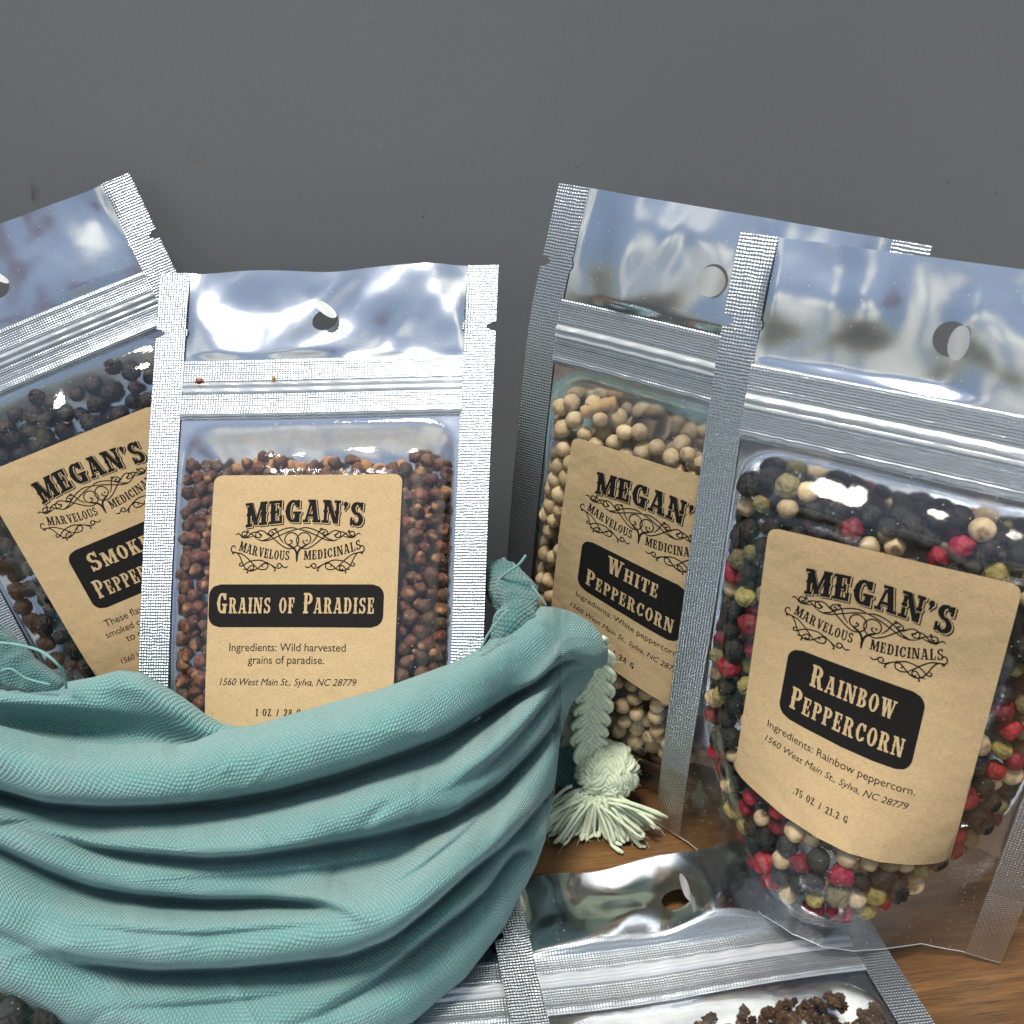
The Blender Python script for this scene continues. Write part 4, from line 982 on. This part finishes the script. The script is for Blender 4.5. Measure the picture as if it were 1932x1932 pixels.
# back of the bag behind the pouches
ys = np.linspace(0, 1, 14); xs2 = np.linspace(-175, 22, 60)
PX, PT = np.meshgrid(xs2, ys); PY = 214 - 24 * np.abs((PX + 75) / 100) ** 2.2 + 2 * np.sin(PX * .2)
ZT = 30 + 3 * np.sin(PX * .11) - 8 * smooth(-20, 20, PX); PZ = .8 + (ZT - .8) * PT; PY = PY + 5 * np.sin(PT * 3.1)
mesh_obj('rear_panel', np.stack([PX, PY, PZ], -1).reshape(-1, 3), grid_faces(14, 60), M_['cloth'], bag, np.stack([PX.ravel(), PZ.ravel()], 1), origin=bag_base)

# rough torn corners where the drawstring channel ends
def lump(name, pts, seed, mat, amp=.8, ns=26, n=46):
    a = np.array(pts, float); c = spline(a[:, :4], n); path = np.array([at(x, y, Y) for x, y, Y, r in c])
    rad = np.array([c[i, 3] / FPX * np.linalg.norm(path[i] - [0, 0, CAM_H]) for i in range(n)]) * np.clip(np.sin(np.linspace(.25, 2.6, n)) * 1.3, .3, 1)
    V, F = tube(path, rad, ns); cc = np.repeat(path, ns, 0)
    V2 = []
    for i, q in enumerate(V):
        d = q - cc[i]; L_ = np.linalg.norm(d) + 1e-9; k = 1 + amp * .3 * noise.noise(Vector(q * .33) + Vector((seed, 0, 0))) + amp * .22 * (ridged(q, .22, seed) - .5)
        V2.append(cc[i] + d * k)
    al = np.repeat(np.linspace(0, 30, n), ns); th = np.tile(np.linspace(0, 20, ns), n)
    return mesh_obj(name, np.array(V2), F, mat, bag, np.stack([th, al], 1), origin=bag_base)
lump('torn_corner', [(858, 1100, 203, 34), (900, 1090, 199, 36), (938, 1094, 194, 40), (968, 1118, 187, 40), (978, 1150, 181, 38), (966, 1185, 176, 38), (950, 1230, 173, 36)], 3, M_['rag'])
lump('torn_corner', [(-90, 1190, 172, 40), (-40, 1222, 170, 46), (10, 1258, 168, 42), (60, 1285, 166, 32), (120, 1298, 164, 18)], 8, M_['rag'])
def thread(pts, r=.22):
    path = spline([at(*q) for q in pts], 40); V, F = tube(path, r, 5)
    return mesh_obj('loose_thread', V, F, M_['thread'], bag, origin=bag_base)
thread([(-10, 1212, 160), (30, 1216, 159), (75, 1228, 158), (105, 1250, 157), (120, 1272, 158), (125, 1298, 160)], .3)
thread([(-5, 1268, 160), (20, 1262, 160), (50, 1280, 160), (95, 1292, 160)], .25)
thread([(930, 1105, 188), (955, 1082, 184), (978, 1066, 182), (992, 1048, 182)], .3)
thread([(1003, 1105, 172), (1016, 1122, 171), (1030, 1142, 171)], .22)
thread([(930, 1190, 168), (935, 1160, 169), (958, 1146, 170)], .2)
thread([(905, 1228, 166), (925, 1190, 167), (958, 1150, 168)], .22)

# braided drawcord with knot and tassel
def braid(mb, path, up, a=2.45, b=.8, period=14.0, yarns=4, yr=.68, ns=6, phase=0.):
    path = np.asarray(path, float); n = len(path); T = np.gradient(path, axis=0); ds = np.linalg.norm(T, axis=1); T /= ds[:, None]
    s = np.concatenate([[0], np.cumsum(np.linalg.norm(np.diff(path, axis=0), axis=1))])
    B = np.cross(T, up); B /= np.linalg.norm(B, axis=1)[:, None]; N = np.cross(B, T)
    for k in range(3):
        ph = 2 * math.pi * (s / period + k / 3.0) + phase
        cx, cz = a * np.sin(ph), b * np.sin(2 * ph)
        dx, dz = a * np.cos(ph) * 2 * math.pi / period, 2 * b * np.cos(2 * ph) * 2 * math.pi / period
        L_ = np.sqrt(1 + dx * dx); ox = 1 / L_; ot = -dx / L_           # yarns lie side by side across the strand
        for j in range(yarns):
            o = (j - (yarns - 1) / 2.) * yr * 1.62
            lift = -.25 * abs(j - (yarns - 1) / 2.) / yarns
            q = path + B * (cx + o * ox)[:, None] + T * (o * ot)[:, None] + N * (cz + lift + .05 * math.sin(j * 4 + k))[:, None]
            mb.tube(q, yr, ns)
cord_base = at(1140, 1450, 186.)
def cord(path_px, knot_c, kr, seed, tassel, name='drawcord', dark=False):
    r_ = random.Random(seed); mb = MB(); path = spline([at(*q) for q in path_px], 130)
    view = np.array([0., -.85, .45]); braid(mb, path, view)
    for _ in range(140):                             # stray cotton fibres
        q = path[r_.randrange(len(path))] + np.array([r_.gauss(0, 2), r_.gauss(0, 1.2), r_.gauss(0, .6)]); d2 = np.array([r_.gauss(0, 1), r_.gauss(-.3, .6), r_.gauss(0, .8)])
        mb.tube([q, q + d2 * .8, q + d2 * 1.5 + [r_.gauss(0, .4), 0, r_.gauss(0, .4)]], .035, 3)
    c = mb.build(name, M_['cord'], bag, origin=bag_base)
    if knot_c is None: return c
    K = at(*knot_c); mk = MB()
    kd = np.array([1.08, .92, 1.0]) * kr
    E3 = np.array([0, -.78, .62]); E1 = np.array([1., 0, 0]); E2 = np.cross(E3, E1)
    for tilt, off_, grow in ((22, .30, 1.0), (-28, -.34, 1.03), (72, .05, 1.08), (158, .1, .96)):
        th = np.linspace(0, 2 * math.pi, 150); ca, sa = math.cos(math.radians(tilt)), math.sin(math.radians(tilt))
        ax = E1 * ca + E2 * sa; ay = -E1 * sa + E2 * ca                      # the loop runs along ax and over the front, pushed off along ay
        dirs = np.cos(th)[:, None] * ax + np.sin(th)[:, None] * E3 + off_ * ay + .12 * np.sin(2 * th)[:, None] * ay
        dirs /= np.linalg.norm(dirs, axis=1)[:, None]
        braid(mk, K + dirs * kd * grow, dirs, a=2.1, b=.7, period=12., yarns=4, yr=.6)
    v, f = ICO3
    mk.add(K + v * kd * .98, f)
    for _ in range(200):
        d2 = np.array([r_.gauss(0, 1), r_.gauss(-.5, .8), r_.gauss(0, 1)]); d2 /= np.linalg.norm(d2); q = K + d2 * kd * 1.12; e = np.array([r_.gauss(0, .6), r_.gauss(0, .6), r_.gauss(0, .6)])
        mk.tube([q, q + d2 * .4 + e * .4, q + d2 * .7 + e * 1.1], .03, 3)
    kn = mk.build('knot', M_['cord'], c, origin=bag_base)
    mt = MB(); lo, hi, ln, root = tassel
    R0 = at(*root)
    for i in range(150):
        f_ = r_.random(); an = math.radians(lo + (hi - lo) * f_ + r_.gauss(0, 7)); L_ = ln * r_.uniform(.72, 1.08) * (1 - .12 * math.cos((f_ - .5) * 3))
        dirv = np.array([math.sin(an), r_.uniform(-.42, .16) - .1, -math.cos(an) * .9]); dirv /= np.linalg.norm(dirv)
        st = R0 + np.array([math.sin(an) * 2.6 + r_.gauss(0, 1.2), r_.gauss(-.4, 1.3), -math.cos(an) * 1.0 + r_.gauss(0, .5)])
        side = np.array([r_.gauss(0, 1), r_.gauss(0, .7), r_.gauss(0, .5)]); w = r_.uniform(-2.4, 2.4); fq = r_.uniform(2, 5)
        q = [st + dirv * L_ * t_ + side * w * math.sin(t_ * fq) * t_ + np.array([0, 0, -3.0 * t_ * t_]) for t_ in np.linspace(0, 1, 9)]
        q = np.array(q); q[:, 2] = np.maximum(q[:, 2], .7 + r_.uniform(0, .9))
        mt.tube(q, np.array([.4, .4, .4, .4, .41, .43, .47, .56, .36]) * r_.uniform(.8, 1.2), 6)
        if i % 3 == 0:
            for _ in range(2):
                e = q[-1]; d2 = dirv + np.array([r_.gauss(0, .5), r_.gauss(0, .5), r_.gauss(0, .5)]); mt.tube([e, e + d2 * .8, e + d2 * 1.7 + [0, 0, .2]], .05, 3)
    mt.build('tassel', M_['cord'], c, origin=bag_base)
    return c
cord([(1110, 1218, 181), (1124, 1250, 182), (1124, 1290, 183), (1121, 1330, 184), (1113, 1375, 185.5), (1112, 1410, 186.5), (1125, 1440, 187)], (1146, 1455, 187), 6.0, 4, (-66, 72, 14.0, (1120, 1497, 181)))
cord([(1070, 1290, 190), (1072, 1330, 194), (1080, 1375, 198), (1098, 1420, 201), (1112, 1460, 203)], None, 0, 5, None)

# ---------------------------------------------------------------- small crumbs caught on the zip of the grains pouch
def crumb(u, v, r, mat, label, sx=1.0):
    P = pG.P(np.array(u), np.array(v), pG.wf(np.array(u), np.array(v), False) + .6)
    vv = ICO2[0].copy(); k = np.array([.7 + .6 * abs(nv(q, 1.4, int(u))) + .25 * nv(q, 3, int(u)) for q in vv])
    o = mesh_obj('spice_crumb', P + vv * k[:, None] * r * np.array([sx, 1, 1]), ICO2[1], mat, origin=P, smooth=False)
    tag(o, label, 'crumb')
crumb(11.3, 28.4, 1.1, M_['grain'], 'dark reddish crumb stuck on the zip band of the grains pouch')
crumb(29.0, 28.2, .95, M_['stem'], 'pale tan flake stuck on the zip band of the grains pouch', .6)
# dry stem among the white peppercorns
def stick(pts, r, mat, name, label):
    path = spline([pW.P(np.array(u), np.array(v), pW.wf(np.array(u), np.array(v), False) - r - d) for u, v, d in pts], 24)
    V, F = tube(path, np.array([r * (1 + .05 * math.sin(i * .9)) for i in range(24)]), 9)
    o = mesh_obj(name, V, F, mat, origin=path[0]); tag(o, label, 'spice piece')
stick([(16.5, 46.6, .6), (20, 44.3, .5), (23.5, 42.6, .6)], 1.5, M_['stem'], 'dry_stem', 'pale dry stem lying across the top of the white peppercorns')
